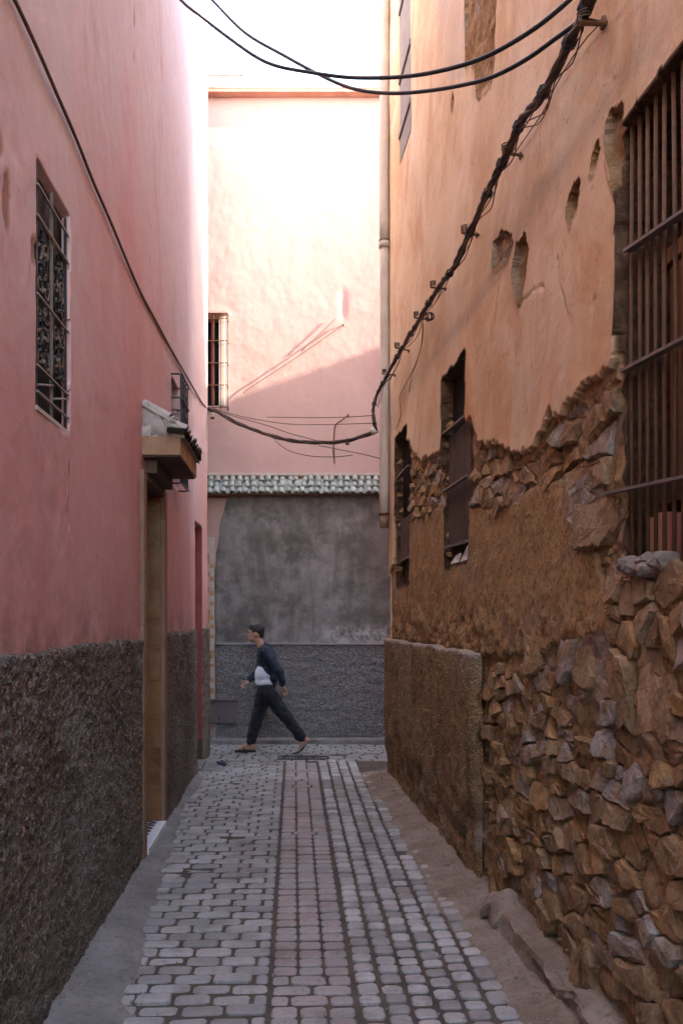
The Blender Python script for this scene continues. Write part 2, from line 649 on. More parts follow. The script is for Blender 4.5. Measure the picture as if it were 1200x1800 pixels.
OLDTILE = simple('pale_worn_tile', (.28, .235, .21), (.46, .41, .38), 9, .85, .5, 50, .006, rnd=.4)
m = Mat('green_glazed_tile', .45, .5)
c = m.mix(m.rand(), (.23, .255, .23), (.34, .36, .33))
c = m.mix(m.math('MULTIPLY', m.noise(14, 5, .7, lo=.45, hi=.65), .6), c, (.16, .19, .165))
m.color(c)
m.bump(m.noise(40, 4, .6), .3, .004)
GREENTILE = m.m
DARKTILE = simple('dark_clay', (.16, .085, .05), (.24, .14, .09), 20, .9, .5)  # dark brown clay of the tile ledge and its bed
TRIM = simple('pale_trim', (.42, .35, .31), (.52, .44, .40), 5, .85, .3)
COPE = simple('coping_clay', (.55, .28, .20), (.66, .38, .29), 5, .85, .3)
WHITEWASH = simple('whitewash', (.70, .68, .66), (.80, .78, .76), 3, .85, .3)
m = Mat('brown_marble', .45, .5)
c = m.mix(m.rand(), (.15, .050, .016), (.26, .105, .038))
c = m.mix(m.noise(6, 6, .7, lo=.42, hi=.62, dist=1.5), c, (.26, .135, .065))
c = m.mix(m.math('MULTIPLY', m.noise(16, 5, .7, lo=.55, hi=.7), .6), c, (.09, .04, .018))
m.color(c)
m.bump(m.noise(18, 4, .6), .15, .004)
MARBLE = m.m
JAMB = simple('tan_stone', (.21, .108, .066), (.31, .18, .115), 7, .8, .5, 50, .005, rnd=.3)
DOORWOOD = simple('door_wood', (.045, .022, .012), (.085, .042, .022), 20, .6, .3)
REDPAINT = simple('red_jamb_paint', (.26, .060, .055), (.34, .095, .085), 5, .85, .4)
WHITEMARBLE = simple('white_marble', (.62, .63, .66), (.74, .75, .78), 6, .4, .1)
NAVYTILE = simple('navy_glaze', (.035, .035, .05), (.06, .06, .08), 20, .4, .1)
MOSAIC_W = simple('white_mosaic', (.44, .37, .33), (.58, .50, .46), 30, .6, .3, rnd=.5)
MOSAIC_O = simple('orange_mosaic', (.44, .22, .10), (.55, .31, .17), 30, .6, .3, rnd=.5)
CABINET = simple('grey_cabinet_paint', (.115, .090, .094), (.15, .122, .128), 6, .6, .2)
CERAMIC = simple('porcelain', (.50, .46, .42), (.62, .58, .54), 30, .4, .2)
IRONGRATE = simple('drain_iron', (.028, .027, .028), (.06, .057, .057), 30, .6, .3)
BLUEBAG = simple('navy_plastic', (.012, .016, .035), (.03, .036, .06), 20, .4, .3)
CHIPWHITE = simple('broken_white_china', (.62, .58, .54), (.74, .70, .66), 12, .5, .2)
SALMON = simple('salmon_brick', (.42, .18, .14), (.52, .27, .2), 12, .85, .3)
OCHRE = simple('ochre_brick', (.46, .27, .13), (.56, .36, .2), 12, .85, .3)

# ================================================================== STREET
ground = MB()
ground.add([(-60, -60, -.06), (60, -60, -.06), (60, 60, -.06), (-60, 60, -.06)], [(0, 1, 2, 3)])
tag(ground.obj('ground', EARTH), kind='structure')


def seam1(y): return -.112 - .0555 * y
def seam2(y): return .285 - .0563 * y
def left_edge(y): return max(-.506 - .128 * y, -1.03 - .058 * y)
EDGE = sorted([(8.73, .338), (7.39, .493), (6.1, .594), (5.27, .674), (4.58, .751), (3.87, .818), (2.0, .98), (10.4, .20)])
def right_edge(y): return float(np.interp(y, [p[0] for p in EDGE], [p[1] for p in EDGE]))


gx = np.linspace(-2.6, 2.6, 210)
gy = np.concatenate([np.linspace(-8.9, 2.4, 60), np.linspace(2.45, EY + .02, 380)])
ux, uy = np.meshgrid(gx, gy)
wash = sstep(.0, .35, fbm(ux * 1.3, uy * .9, 51) + .9 * np.exp(-((ux + .95) / .55) ** 2 - ((uy - 8.9) / 1.3) ** 2)
             + .35 * np.exp(-((ux + .7) / .5) ** 2 - ((uy - 6.1) / .35) ** 2) - .66)
gz = -.0095 + .0035 * fbm(ux * 7, uy * 7, 3) + .0075 * wash
street = grid('street', np.stack([ux, uy, gz], -1), JOINT, None, {'cementwash': wash})
tag(street, kind='structure')


def paver_mesh(name, mat, L, W, seed, cut=.28, T=.03):
    """a worn block: eight-sided plan, rounded arris, slightly cushioned top"""
    rd = random.Random(seed)
    cx, cy = L / 2, W / 2
    k = min(L, W) * cut * .8
    base = [(-cx + k, -cy), (cx - k, -cy), (cx, -cy + k), (cx, cy - k), (cx - k, cy), (-cx + k, cy), (-cx, cy - k), (-cx, -cy + k)]
    base = [(x * rd.uniform(.94, 1.0), y * rd.uniform(.92, 1.0)) for x, y in base]
    v = [(x, y, -T) for x, y in base] + [(x * .99, y * .985, -.0055) for x, y in base] + [(x - math.copysign(.008, x), y - math.copysign(.008, y), rd.uniform(-.0012, .0008)) for x, y in base] + [(0, 0, .0006)]
    f = []
    for i in range(8):
        j = (i + 1) % 8
        f += [(i, j, 8 + j, 8 + i), (8 + i, 8 + j, 16 + j, 16 + i), (16 + i, 16 + j, 24)]
    return mesh_of(name, v, f, mat, False)


cand = []        # (kind, x, y, L, W, rot)
ANG = math.atan(.0558)
y = 2.45
row = 0
while y < 10.35:                                    # grey running bond on the left
    pw = random.uniform(.098, .110)
    off = (.10 if row % 2 else 0) + random.uniform(-.02, .02)
    x = seam1(y) - .004 - (.075 if row % 2 else 0)
    if row % 2:
        cand.append(('grey_small', x + .037, y, .07, pw, 0))
    while x > left_edge(y) - .02:
        L = random.uniform(.172, .208)
        if x - L < left_edge(y) - .03:
            L = x - left_edge(y)
            if L < .06:
                break
        cand.append(('grey', x - L / 2, y + random.uniform(-.003, .003), L, pw, 0))
        x -= L
    y += pw + .006
    row += 1
y = 2.45
row = 0
mode, left = 2, 4
while y < 10.35:                                    # pink band: two or three to the row, changing every few rows
    pw = random.uniform(.098, .112)
    if left == 0:
        mode = random.choice([2, 3, 3, 4])
        left = {2: random.randint(2, 4), 3: random.randint(2, 6), 4: 1}[mode]
    x0, x1 = seam1(y) + .006, seam2(y) - .006
    if mode == 4:
        cuts = [0, .24, .76, 1]
    elif mode == 3:
        cuts = [0, .333, .666, 1]
    else:
        cuts = [0, .5, 1]
    if mode == 2 and row % 2 and random.random() < .5:
        cuts = [0, .22, .7, 1]
    for a, b in zip(cuts[:-1], cuts[1:]):
        xa, xb = x0 + (x1 - x0) * a, x0 + (x1 - x0) * b
        cand.append(('pink', (xa + xb) / 2, y + random.uniform(-.003, .003), xb - xa, pw, 0))
    left -= 1
    y += pw + .007
    row += 1
for colm in range(8):                               # stacked setts on the right
    y = 2.4 + random.uniform(0, .08)
    cw = .117
    while y < 10.35:
        pl_ = random.choice([.085, .095, .10, .105, .11, .135 if colm in (0, 3, 5) else .10])
        x = seam2(y) + .004 + (colm + .5) * cw + random.uniform(-.003, .003)
        if x < right_edge(y) + random.uniform(-.05, .02) and not (colm > 5 and random.random() < .3):
            cand.append(('sett', x, y + pl_ / 2, cw, pl_, random.uniform(-.03, .03)))
        y += pl_ + .014
y = 10.42
row = 0
while y < EY - .02:                                 # the cross street, courses running across
    pw = .118
    x = -3.2 + (.1 if row % 2 else 0)
    while x < 2.4:
        L = random.uniform(.17, .215)
        cand.append(('cross', x + L / 2, y, L, pw, 0))
        x += L + .004
    y += pw + .008
    row += 1

VAR = {}
for k, mat in (('grey', GREYPAVE), ('grey_small', GREYPAVE), ('pink', PINKPAVE), ('sett', SETT), ('cross', GREYPAVE)):
    dims = {'grey': (.19, .104), 'grey_small': (.07, .104), 'pink': (.17, .105), 'sett': (.117, .105), 'cross': (.19, .118)}[k]
    VAR[k] = [(paver_mesh('sett' if k == 'sett' else 'paver', mat, dims[0] - .012, dims[1] - (.010 if k != 'sett' else .004), hash(k) % 97 * 0 + i * 11 + len(k), .22 if k != 'sett' else .2), dims) for i in range(7)]


def house_foot(x, y):            # skip pavers that would lie under a house
    return (y < L_END and x < LW.a + LW.b * y + .03) or (y < R_END and x > RW.a + RW.b * y - .06)


groups = {'grey': [], 'pink': [], 'sett': []}
for c_ in cand:
    k, x, y, L, W_, r_ = c_
    if house_foot(x, y):
        continue
    if random.random() < .004:
        continue
    groups['pink' if k == 'pink' else 'sett' if k == 'sett' else 'grey'].append(c_)
allp = sorted([c_ for g in groups.values() for c_ in g], key=lambda q: abs(q[2] - 3.5) if q[2] > 3.3 else 50 - q[2])
n_part = {'grey': 0, 'pink': 0, 'sett': 0}
rest = {'grey': MB(), 'pink': MB(), 'sett': MB()}
LIMIT = {'grey': 300, 'pink': 300, 'sett': 300}
for k, x, y, L, W_, r_ in allp:
    g = 'pink' if k == 'pink' else 'sett' if k == 'sett' else 'grey'
    me, dims = random.choice(VAR[k])
    sx_, sy_ = L / dims[0] * (.93 if g == 'sett' else 1), W_ / dims[1] * (.95 if g == 'sett' else 1)
    z = random.gauss(0, .0032) + (.004 if g == 'sett' else 0)
    rot = (random.gauss(0, .018), random.gauss(0, .018), r_ + (ANG if y < 10.38 else 0) + random.gauss(0, .008) + (math.pi if random.random() < .5 else 0))
    if n_part[g] < LIMIT[g] and y > 3.2:
        n_part[g] += 1
        link('sett' if g == 'sett' else 'paver', me, street, (x, y, z), rot, (sx_, sy_, 1))
    else:
        mt = Matrix.Translation((x, y, z)) @ Matrix.Rotation(rot[2], 4, 'Z') @ Matrix.Diagonal((sx_, sy_, 1, 1))
        rest[g].add([mt @ v.co for v in me.vertices], [tuple(p.vertices) for p in me.polygons])
for g, mat, nm in (('grey', GREYPAVE, 'far_grey_paving'), ('pink', PINKPAVE, 'far_pink_paving'), ('sett', SETT, 'far_sett_paving')):
    if rest[g].v:
        tag(rest[g].obj(nm, mat, street), kind='stuff')

# concrete fillet along the left house, earth shoulder along the right house
yy = np.linspace(2.3, 9.5, 330)
tt = np.linspace(0, 1, 22)
T2, Y2 = np.meshgrid(tt, yy)
xl = np.array([left_edge(v) for v in yy])[:, None] + .07 + .07 * fbm(yy[:, None] * 2.5, yy[:, None] * 0, 8, 5, .65)
xw = (LW.a + LW.b * yy)[:, None] - .02
X2 = xl + (np.minimum(xw, xl - .03) - xl) * T2
Z2 = -.012 + .022 * sstep(0, .25, T2) + .05 * T2 ** 1.3 + .008 * fbm(X2 * 6, Y2 * 4, 5)
gut = grid('gutter', np.stack([X2, Y2, Z2], -1), GUTTER, None, flip=True)
tag(gut, kind='structure')
xe = np.array([right_edge(v) for v in yy])[:, None] - .10 + .09 * fbm(yy[:, None] * 2.6, yy[:, None] * 0, 9, 5, .65)
xw = (RW.a + RW.b * yy)[:, None] + .06
X2 = xe + (np.maximum(xw, xe + .1) - xe) * T2
Z2 = -.008 + .026 * sstep(0, .55, T2) + .045 * T2 ** 1.5 + (.014 * fbm(X2 * 5, Y2 * 4, 6) + .006 * fbm(X2 * 22, Y2 * 22, 66)) * sstep(0, .3, T2)
sh = grid('earth_shoulder', np.stack([X2, Y2, Z2], -1), EARTH, None)
tag(sh, kind='structure')

# ================================================================== PINK HOUSE (left)
pink = thing('pink_house', 'tall pink plastered house with brown roughcast base along the left side', 'house', (-1.4, 6, 0))
HL = 9.85
U = np.concatenate([np.arange(2.2, 6.0, .0145), np.arange(6.0, L_END + .001, .02)])
U[-1] = L_END
V = np.concatenate([np.arange(-.05, 4.49, .02), np.arange(4.52, HL + .01, .06)])
uu, vv = np.meshgrid(U, V)
D = .010 * fbm(uu * 1.2, vv * 1.0, 21, 4) + .003 * fbm(uu * 9, vv * 9, 22, 3)
chip = np.zeros_like(D)


def hole(D, u0, u1, v0, v1, depth, jag=.006, seed=5):
    ju = jag * fbm(uu * 9, vv * 9, seed)
    jv = jag * fbm(uu * 9, vv * 9, seed + 3)
    m_ = (uu + ju > u0) & (uu + ju < u1) & (vv + jv > v0) & (vv + jv < v1)
    D[m_] = -depth
    return m_


WA = (3.575, 4.085, 2.63, 3.655)                    # barred window nearest the camera
WB = (7.60, 8.06, 2.95, 3.88)                       # box grille behind the canopy
DR = (6.09, 6.97, -.1, 2.76)                        # doorway
NI = (9.43, 10.12, -.1, 2.80)                       # red side doorway
hole(D, *WA, .034, .0015)
hole(D, *WB, .16)
hole(D, *DR, .42, .0)
hole(D, *NI, .30, .002)
# chips and scars
for (px, py, ru, rv) in ((236, 30, .05, .035), (236, 104, .03, .02), (14, 350, .05, .12), (60, 440, .05, .06), (122, 870, .01, .2), (4, 250, .03, .05)):
    a, b = LW.at(px, py)
    q = ((uu - a) / ru) ** 2 + ((vv - b) / rv) ** 2 + .8 * fbm(uu * 25, vv * 25, 33)
    chip = np.maximum(chip, sstep(1.0, .6, q))
D -= .008 * chip


def cracks(W, D, uu, vv, lines, depth=.010, wid=.007):
    for pts in lines:
        pts = [W.at(*q) for q in pts]
        for (a, b), (c_, d_) in zip(pts[:-1], pts[1:]):
            t = np.clip(((uu - a) * (c_ - a) + (vv - b) * (d_ - b)) / ((c_ - a) ** 2 + (d_ - b) ** 2 + 1e-9), 0, 1)
            ds = np.hypot(uu + .02 * fbm(uu * 14, vv * 14, 93) - a - t * (c_ - a), vv + .02 * fbm(uu * 14, vv * 14, 94) - b - t * (d_ - b))
            D -= depth * np.exp(-(ds / wid) ** 2)


cracks(LW, D, uu, vv, ([(118, 756), (121, 820), (116, 880), (124, 910), (118, 950)], [(62, 722), (70, 790), (82, 850)], [(126, 300), (130, 360), (127, 420)],
                       [(60, 440), (52, 480), (50, 520)], [(6, 330), (10, 400), (8, 470)], [(225, 1000), (222, 1060), (230, 1100)], [(176, 20), (172, 120)]), .006, .006)
grime = np.exp(-np.maximum(vv - 1.60, 0) / .22) * .8 + .5 * np.exp(-np.maximum(2.64 - vv, 0) / .35) * (vv < 2.64) * np.exp(-((uu - 3.83) / .25) ** 2)
grime += .5 * np.exp(-((uu - 6.0) / .12) ** 2) * (vv < 2.9)
upper_haze = sstep(1.9, 5.0, vv + 1.6 * fbm(uu * .5, vv * .35, 24, 4) + .5 * fbm(uu * 2.5, vv * .5, 25))  # mask of the painted haze, growing up the wall
sheet('wall', LW, U, V, D, PINK, pink, {'chip': chip, 'upper_haze': upper_haze, 'grime': np.clip(grime, 0, 1)})
# the mass behind the relief, its far gable and what carries on behind the camera
mb = MB()
pl_ = [(LW.a + LW.b * v - .5, v) for v in (-1.8, L_END - .06)]
mb.hexa([(-8, -1.8, 0), (pl_[0][0], -1.8, 0), (pl_[1][0], L_END - .06, 0), (-8, L_END - .06, 0),
         (-8, -1.8, HL - .05), (pl_[0][0], -1.8, HL - .05), (pl_[1][0], L_END - .06, HL - .05), (-8, L_END - .06, HL - .05)])
mb.wbox(LW, -1.8, 2.21, 0, HL - .003, -.3, -.012)
mb.obj('house_block', PINK, pink)
mb = MB()
mb.box(-8, LW.a + LW.b * L_END - .015, L_END - .06, L_END - .003, 0, HL - .002)
mb.obj('end_wall', PINK, pink)
mb = MB()
mb.wbox(LW, -1.8, L_END, HL, HL + .08, -.6, .03)
mb.obj('parapet', PINK, pink)

for (a, b, seed) in ((2.2, 5.965, 1), (7.125, 9.40, 2), (10.14, L_END - .004, 3)):
    U2 = np.arange(a, b, .0105 if a < 4 else .018)
    U2[-1] = b
    V2 = np.concatenate([np.arange(0, 1.58, .0105 if a < 4 else .018), [1.592, 1.60]])
    u2, v2 = np.meshgrid(U2, V2)
    topj = .026 * fbm(u2 * 2.2, u2 * 0, 40 + seed) + .020 * fbm(u2 * 11, u2 * 0, 41, 4, .65)
    v3 = np.where(v2 > 1.2, v2 + topj * (v2 - 1.2) / .4, v2)
    D2 = .028 + .014 * fbm(u2 * 1.7, v2 * 2.2, 43, 4) + .017 * fbm(u2 * 30, v2 * 30, 44, 3, .6)
    D2[-1, :] = -.03
    D2[:, 0] = -.03 if a > 3 else D2[:, 0]
    D2[:, -1] = -.03
    grid('dado', LW.arr(u2, v3, D2), PEBBLE, pink)

# barred window near the camera
u0, u1, v0, v1 = WA
w = MB().wbox(LW, u0 - .02, u1 + .02, v0 - .02, v1 + .02, -.24, -.0325).obj('window', DARKBOARD, pink)
um = (u0 + u1) / 2
MB().wbox(LW, u0 + .03, u1 - .03, v0 + .01, v1 - .01, -.0322, -.029).obj('pane', GLASS, w)
for ub in (u0 + .02, um, u1 - .02):
    MB().wbox(LW, ub - .006, ub + .006, v0 + .005, v1 - .012, -.016, -.004).obj('bar', GREYIRON if ub == um else BLACKIRON, w)
for vb in (v0 + .06, v0 + .17, 3.10, 3.43, 3.56):
    MB().wbox(LW, u0 + .004, u1 - .004, vb - .004, vb + .004, -.0035, .006).obj('rail', WHITEIRON, w)
for (a, b, c_, d_) in ((u0 + .01, 3.43, um, 3.42), (um, 3.42, u1 - .01, 3.44), (u0 + .02, v0 + .09, um, v0 + .15), (um, v0 + .09, u1 - .02, v0 + .15)):
    MB().tube([LW.P(a, b, -.002), LW.P(c_, d_, -.002)], .005).obj('brace', WHITEIRON, w)


def scroll_points(uc, vc, r, turn, phase, mirror=1, d=-.012, W=LW):
    pts = []
    for k in range(15):
        t = k / 14
        rr = r * (1 - .78 * t)
        a = phase + turn * t
        pts.append(W.P(uc + mirror * rr * math.cos(a), vc + rr * math.sin(a), d))
    return pts


for col_, uc in enumerate((u0 + .13, u1 - .13)):
    for k, (lo, hi) in enumerate(((v0 + .20, 3.08), (3.13, 3.40))):
        n = 7 if k == 0 else 5
        for q in range(n):
            vc = lo + (hi - lo) * (q + .5) / n
            sm_ = (GREYIRON, BLACKIRON, BLACKIRON)[(q + col_) % 3]
            MB().tube(scroll_points(uc - .05, vc, .052, 5.2, q * 1.3, 1), .0055, 5).obj('scroll', sm_, w)
            MB().tube(scroll_points(uc + .05, vc + .012, .052, 5.2, q * 1.3 + 2, -1), .0055, 5).obj('scroll', sm_, w)
            MB().ball(LW.P(uc + .03 * math.sin(q * 2.4), vc, -.012), .014, sub=1).obj('rosette', (GREYIRON, BLACKIRON, BLACKIRON)[(q + col_) % 3], w)
MB().wbox(LW, u0 - .005, u1 + .01, v0 - .02, v0 - .002, -.05, .004).obj('sill', TRIM, w)

# box grille window behind the canopy
u0, u1, v0, v1 = WB
w = MB().wbox(LW, u0 - .02, u1 + .02, v0 - .02, v1 + .02, -.26, -.15).obj('window', REDPAINT, pink)
MB().wbox(LW, u0 + .03, u1 - .03, v0 + .03, v1 - .03, -.149, -.14).obj('pane', GLASS, w)
for ub in (u0 - .02, u0 + .09, u0 + .2, u0 + .31, u1 + .0):
    MB().wbox(LW, ub - .007, ub + .007, v0 - .02, v1 + .02, .075, .089).obj('bar', BLACKIRON, w)
for vb in (v0 - .02, v0 + .2, v0 + .47, v0 + .74, v1 + .02):
    mb = MB().wbox(LW, u0 - .03, u1 + .01, vb - .007, vb + .007, .0895, .1)
    mb.wbox(LW, u0 - .032, u0 - .018, vb - .0065, vb + .0065, -.02, .074)
    mb.wbox(LW, u1 - .004, u1 + .010, vb - .0065, vb + .0065, -.02, .074)
    mb.obj('rail', BLACKIRON, w)
for q in range(8):
    vc = v0 + .06 + q * .11
    for k in range(3):
        MB().tube(scroll_points(u0 + .08 + k * .14, vc, .05, 5, q + k, 1 if k % 2 else -1, .083), .006, 5).obj('scroll', BLACKIRON, w)

# doorway
u0, u1, v0, v1 = DR
door = MB().wbox(LW, u0 + .001, u1 - .001, .12, v1 - .02, -.40, -.355).obj('door', DOORWOOD, pink)
for k in range(6):
    for s_ in range(2):
        a = u0 + .08 + s_ * .38
        MB().wbox(LW, a, a + .32, .25 + k * .4, .25 + k * .4 + .32, -.354, -.335).obj('panel', DOORWOOD, door)
MB().ball(LW.P(u0 + .1, 1.1, -.31), .03).obj('handle', GREYIRON, door, True)
for (a, b, e) in ((5.975, 6.088, .036), (6.972, 7.118, .030)):
    mb = MB()
    zz = 0
    while zz < 2.78:
        h_ = min(random.uniform(.42, .62), 2.78 - zz + .001)
        if 2.78 - zz - h_ < .12:
            h_ = 2.78 - zz
        MB().wbox(LW, a, b, zz + .002, zz + h_ - .002, -.03, e + random.uniform(-.002, .002)).obj('jamb_stone', JAMB, pink)
        zz += h_
zz = .09
k = 0
while zz < 2.70:
    h_ = random.uniform(.24, .33)
    h_ = min(h_, 2.72 - zz)
    MB().wbox(LW, u1 - .030, u1 - .008, zz + .002, zz + h_ - .002, -.36, -.002 + random.uniform(-.003, .003)).obj('jamb_tile', MARBLE, pink)
    MB().wbox(LW, u0 + .006, u0 + .026, zz + .002, zz + h_ - .002, -.36, -.004).obj('jamb_tile', MARBLE, pink)
    zz += h_
    k += 1
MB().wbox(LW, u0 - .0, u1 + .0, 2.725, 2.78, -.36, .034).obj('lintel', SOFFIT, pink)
th = MB().wbox(LW, u0 + .002, u1 - .032, -.02, .085, -.36, .05).obj('threshold', WHITEMARBLE, pink)
for k in range(9):
    a = u0 + .04 + k * .09
    mb = MB()
    p = [LW.P(a, .087, -.02), LW.P(a + .05, .087, -.10), LW.P(a + .075, .087, -.10), LW.P(a + .025, .087, -.02)]
    q = [LW.P(a + .05, .087, -.10), LW.P(a + .09, .087, -.02), LW.P(a + .108, .087, -.02), LW.P(a + .072, .087, -.10)]
    for r_ in (p, q):
        if max(x.y for x in r_) > u1 - .04:
            continue
        mb.hexa(r_ + [x + Vector((0, 0, .004)) for x in r_])
    if mb.v:
        mb.obj('zigzag_tile', NAVYTILE, th)

# canopy over the door
ca, cb, cp, cz0, cz1 = 6.08, 7.10, .272, 2.90, 3.03
cn = MB().wbox(LW, ca, cb, cz0, cz1, -.02, cp).obj('canopy', CONCRETE, pink)
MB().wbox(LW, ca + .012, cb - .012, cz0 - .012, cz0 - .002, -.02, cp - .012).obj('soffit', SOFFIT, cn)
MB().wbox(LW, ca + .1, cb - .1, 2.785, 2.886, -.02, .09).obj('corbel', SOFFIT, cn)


def tile_arch(P0, P1, side, r0, r1, thick=.012, n=7, lift=Vector((0, 0, 1))):
    """a half-round roof tile from its upper end P0 to its lower end P1"""
    P0, P1 = Vector(P0), Vector(P1)
    ax = (P1 - P0).normalized()
    up = side.cross(ax)
    if up.z < 0:
        up = -up
    v, f = [], []
    for (P, r) in ((P0, r0), (P1, r1)):
        for t in (0, thick):
            for k in range(n):
                a = math.pi * k / (n - 1)
                v.append(P + side * math.cos(a) * (r - t) + up * math.sin(a) * (r - t))
    for k in range(n - 1):
        f += [(k, k + 1, 2 * n + k + 1, 2 * n + k), (n + k + 1, n + k, 3 * n + k, 3 * n + k + 1),
              (k + 1, k, n + k, n + k + 1), (2 * n + k, 2 * n + k + 1, 3 * n + k + 1, 3 * n + k)]
    f += [(0, 2 * n, 3 * n, n), (n - 1, 2 * n - 1, 4 * n - 1, 3 * n - 1)]
    return v, f


sideL = Vector((LW.b, 1, 0)).normalized()
for k in range(9):
    a = ca + .055 + k * .114
    top = LW.P(a, 3.245 + random.uniform(-.01, .012), -.01)
    mid = LW.P(a + .004, 3.145 + random.uniform(-.008, .008), .145)
    low = LW.P(a, 3.058 + random.uniform(-.012, .006), .305 + random.uniform(-.012, .012))
    for (p, q, ds) in ((mid, low, 0), (top, mid + (mid - top) * .2 + Vector((0, 0, .018)), .016)):
        vv_, ff_ = tile_arch(p + Vector((0, 0, ds)), q + Vector((0, 0, ds)), sideL, .056, .066)
        link('roof_tile', mesh_of('roof_tile', vv_, ff_, OLDTILE, False), pink)
mb = MB()
nn = 26
for (side_u, sg) in ((ca - .012, -1), (cb + .0, 1)):   # lumpy mortar gable at both ends
    vs, fs = [], []
    for i in range(nn):
        for k in range(nn):
            d_ = -.01 + .31 * i / (nn - 1)
            topz = 3.275 - .215 * max(d_, 0) / .35 + .012 * math.sin(d_ * 40) + random.uniform(-.006, .006)
            z_ = 3.022 + .012 * math.sin(d_ * 33) + (topz - 3.022) * k / (nn - 1)
            bulge = .011 * math.sin(d_ * 21 + z_ * 17) + .006 * math.sin(d_ * 55 - z_ * 43) + random.uniform(-.004, .004)
            vs.append(LW.P(side_u - sg * .02 + sg * max(bulge, -.03), z_, d_))
    for i in range(nn - 1):
        for k in range(nn - 1):
            a_ = i * nn + k
            q_ = (a_, a_ + nn, a_ + nn + 1, a_ + 1)
            fs.append(q_ if sg < 0 else q_[::-1])
    mb.add(vs, fs)
mb.hexa([LW.P(ca + .01, 3.037, -.01), LW.P(cb - .01, 3.037, -.01), LW.P(cb - .01, 3.037, .30), LW.P(ca + .01, 3.037, .30),
         LW.P(ca + .01, 3.245, -.01), LW.P(cb - .01, 3.245, -.01), LW.P(cb - .01, 3.055, .28), LW.P(ca + .01, 3.055, .28)])
mb.obj('tile_bed', OLDTILE, cn, True)
for k in range(10):                                  # dark ends of the under-tiles along the eave
    a = ca + k * .11
    vv_, ff_ = tile_arch(LW.P(a, 3.058, .18), LW.P(a, 3.045, .31), sideL, .04, .045)
    o_ = link('eave_tile', mesh_of('eave_tile', vv_, ff_, DARKBOARD, False), cn)

# red side doorway near the corner
u0, u1, v0, v1 = NI
sd = MB().wbox(LW, u0 + .002, u1 - .002, .05, v1 - .02, -.29, -.255).obj('side_door', DOORWOOD, pink)
MB().ball(LW.P(u0 + .1, 1.05, -.22), .03).obj('handle', GREYIRON, sd, True)
MB().wbox(LW, u1 - .024, u1 - .003, .30, v1 - .01, -.25, .006).obj('door_jamb', REDPAINT, pink)
MB().wbox(LW, u0 + .003, u0 + .024, .05, v1 - .01, -.25, -.002).obj('door_jamb', REDPAINT, pink)
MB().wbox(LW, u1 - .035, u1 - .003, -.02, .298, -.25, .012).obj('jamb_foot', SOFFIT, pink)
MB().wbox(LW, u0 + .03, u1 - .04, -.02, .06, -.25, .06).obj('doorstep', GUTTER, pink)

# ================================================================== FACING HOUSE (end of the alley)
HE = 8.90
face = thing('facing_house', 'pale pink house closing the alley, sunlit above, grey cement below green tiles', 'house', (-.6, EY, 0))
U = np.concatenate([np.arange(-10, -2.4, .4), np.arange(-2.4, 1.2, .022), np.arange(1.2, 12.3, .4)])
V = np.concatenate([np.arange(-.05, 6.49, .025), np.arange(6.52, HE - .01, .04), [HE]])
uu, vv = np.meshgrid(U, V)
near = ((uu > -2.5) & (uu < 1.3)).astype(float)
D = near * (.008 * fbm(uu * .9, vv * .9, 61, 4) + .003 * fbm(uu * 5, vv * 5, 62, 4) + .0015 * fbm(uu * 20, vv * 20, 63, 3))
a, b = EW.at(603, 560)
D -= near * .012 * np.exp(-((uu - a) / .05) ** 2) * sstep(-.1, .1, vv - b) * sstep(.5, .2, vv - b)
ex0, ez0 = EW.at(352, 712)
ex1, ez1 = EW.at(384, 558)
hole(D, ex0, ex1, ez0, ez1, .2, 0)
sheet('wall', EW, U, V, D, FACING, face)
mb = MB().box(-10, 12.2, EY + .3, EY + 6, 0, HE - .05)
mb.obj('house_block', FACING, face)
mb = MB().box(-10.02, 12.22, EY - .125, EY + .32, HE + .003, HE + .05)
mb.obj('coping', COPE, face)
mb = MB().box(-10.02, 12.22, EY - .14, EY + .3, HE + .052, HE + .10)
mb.obj('coping_top', WHITEWASH, face)
# grey cement render up to the tile ledge, its left edge climbing away from the corner
bx = [(378, 1300), (377, 1000), (381, 960), (388, 915), (398, 880), (402, 860)]
be = sorted([(EW.at(*p)[1], EW.at(*p)[0]) for p in bx])
zt = EW.at(0, 868)[1]
Vc = np.concatenate([np.arange(1.36, zt, .02), [zt]])
t_ = np.linspace(0, 1, 150)
lft = np.interp(Vc, [p[0] for p in be], [p[1] for p in be]) + .012 * fbm(Vc * 4, Vc * 0, 71) + .005 * fbm(Vc * 20, Vc * 0, 72)
UUc = lft[:, None] + (1.6 - lft[:, None]) * t_[None, :]
VVc = np.repeat(Vc[:, None], 150, 1)
Dc = .030 + .012 * fbm(UUc * 1.4, VVc * 1.4, 73) + .004 * fbm(UUc * 9, VVc * 9, 74)
Dc[:, 0] = -.01
pale = np.exp(-((VVc - 1.50) / .13) ** 2) * sstep(-.55, .0, UUc) * .9 + .35 * np.exp(-((VVc - 1.38) / .02) ** 2)
pale += .45 * np.exp(-((VVc - 3.0) / .16) ** 2) * np.exp(-((UUc - .02) / .18) ** 2) + .4 * np.exp(-((VVc - 3.1) / .2) ** 2) * np.exp(-((UUc + .95) / .25) ** 2)
grid('cement_render', EW.arr(UUc, VVc, Dc), CEMENT, face, {'pale': np.clip(pale, 0, 1)})
Ud = np.arange(-1.735, 1.6, .016)
Vd = np.concatenate([np.arange(.10, 1.352, .016), [1.362, 1.366]])
ud, vd = np.meshgrid(Ud, Vd)
Dd = .042 + .006 * fbm(ud * 2, vd * 2, 75) + .014 * fbm(ud * 11, vd * 16, 76, 4, .6)
Dd[-1] = -.0
Dd[:, 0] = -.01
sheet('dado', EW, Ud, Vd, Dd, GREYCAST, face)
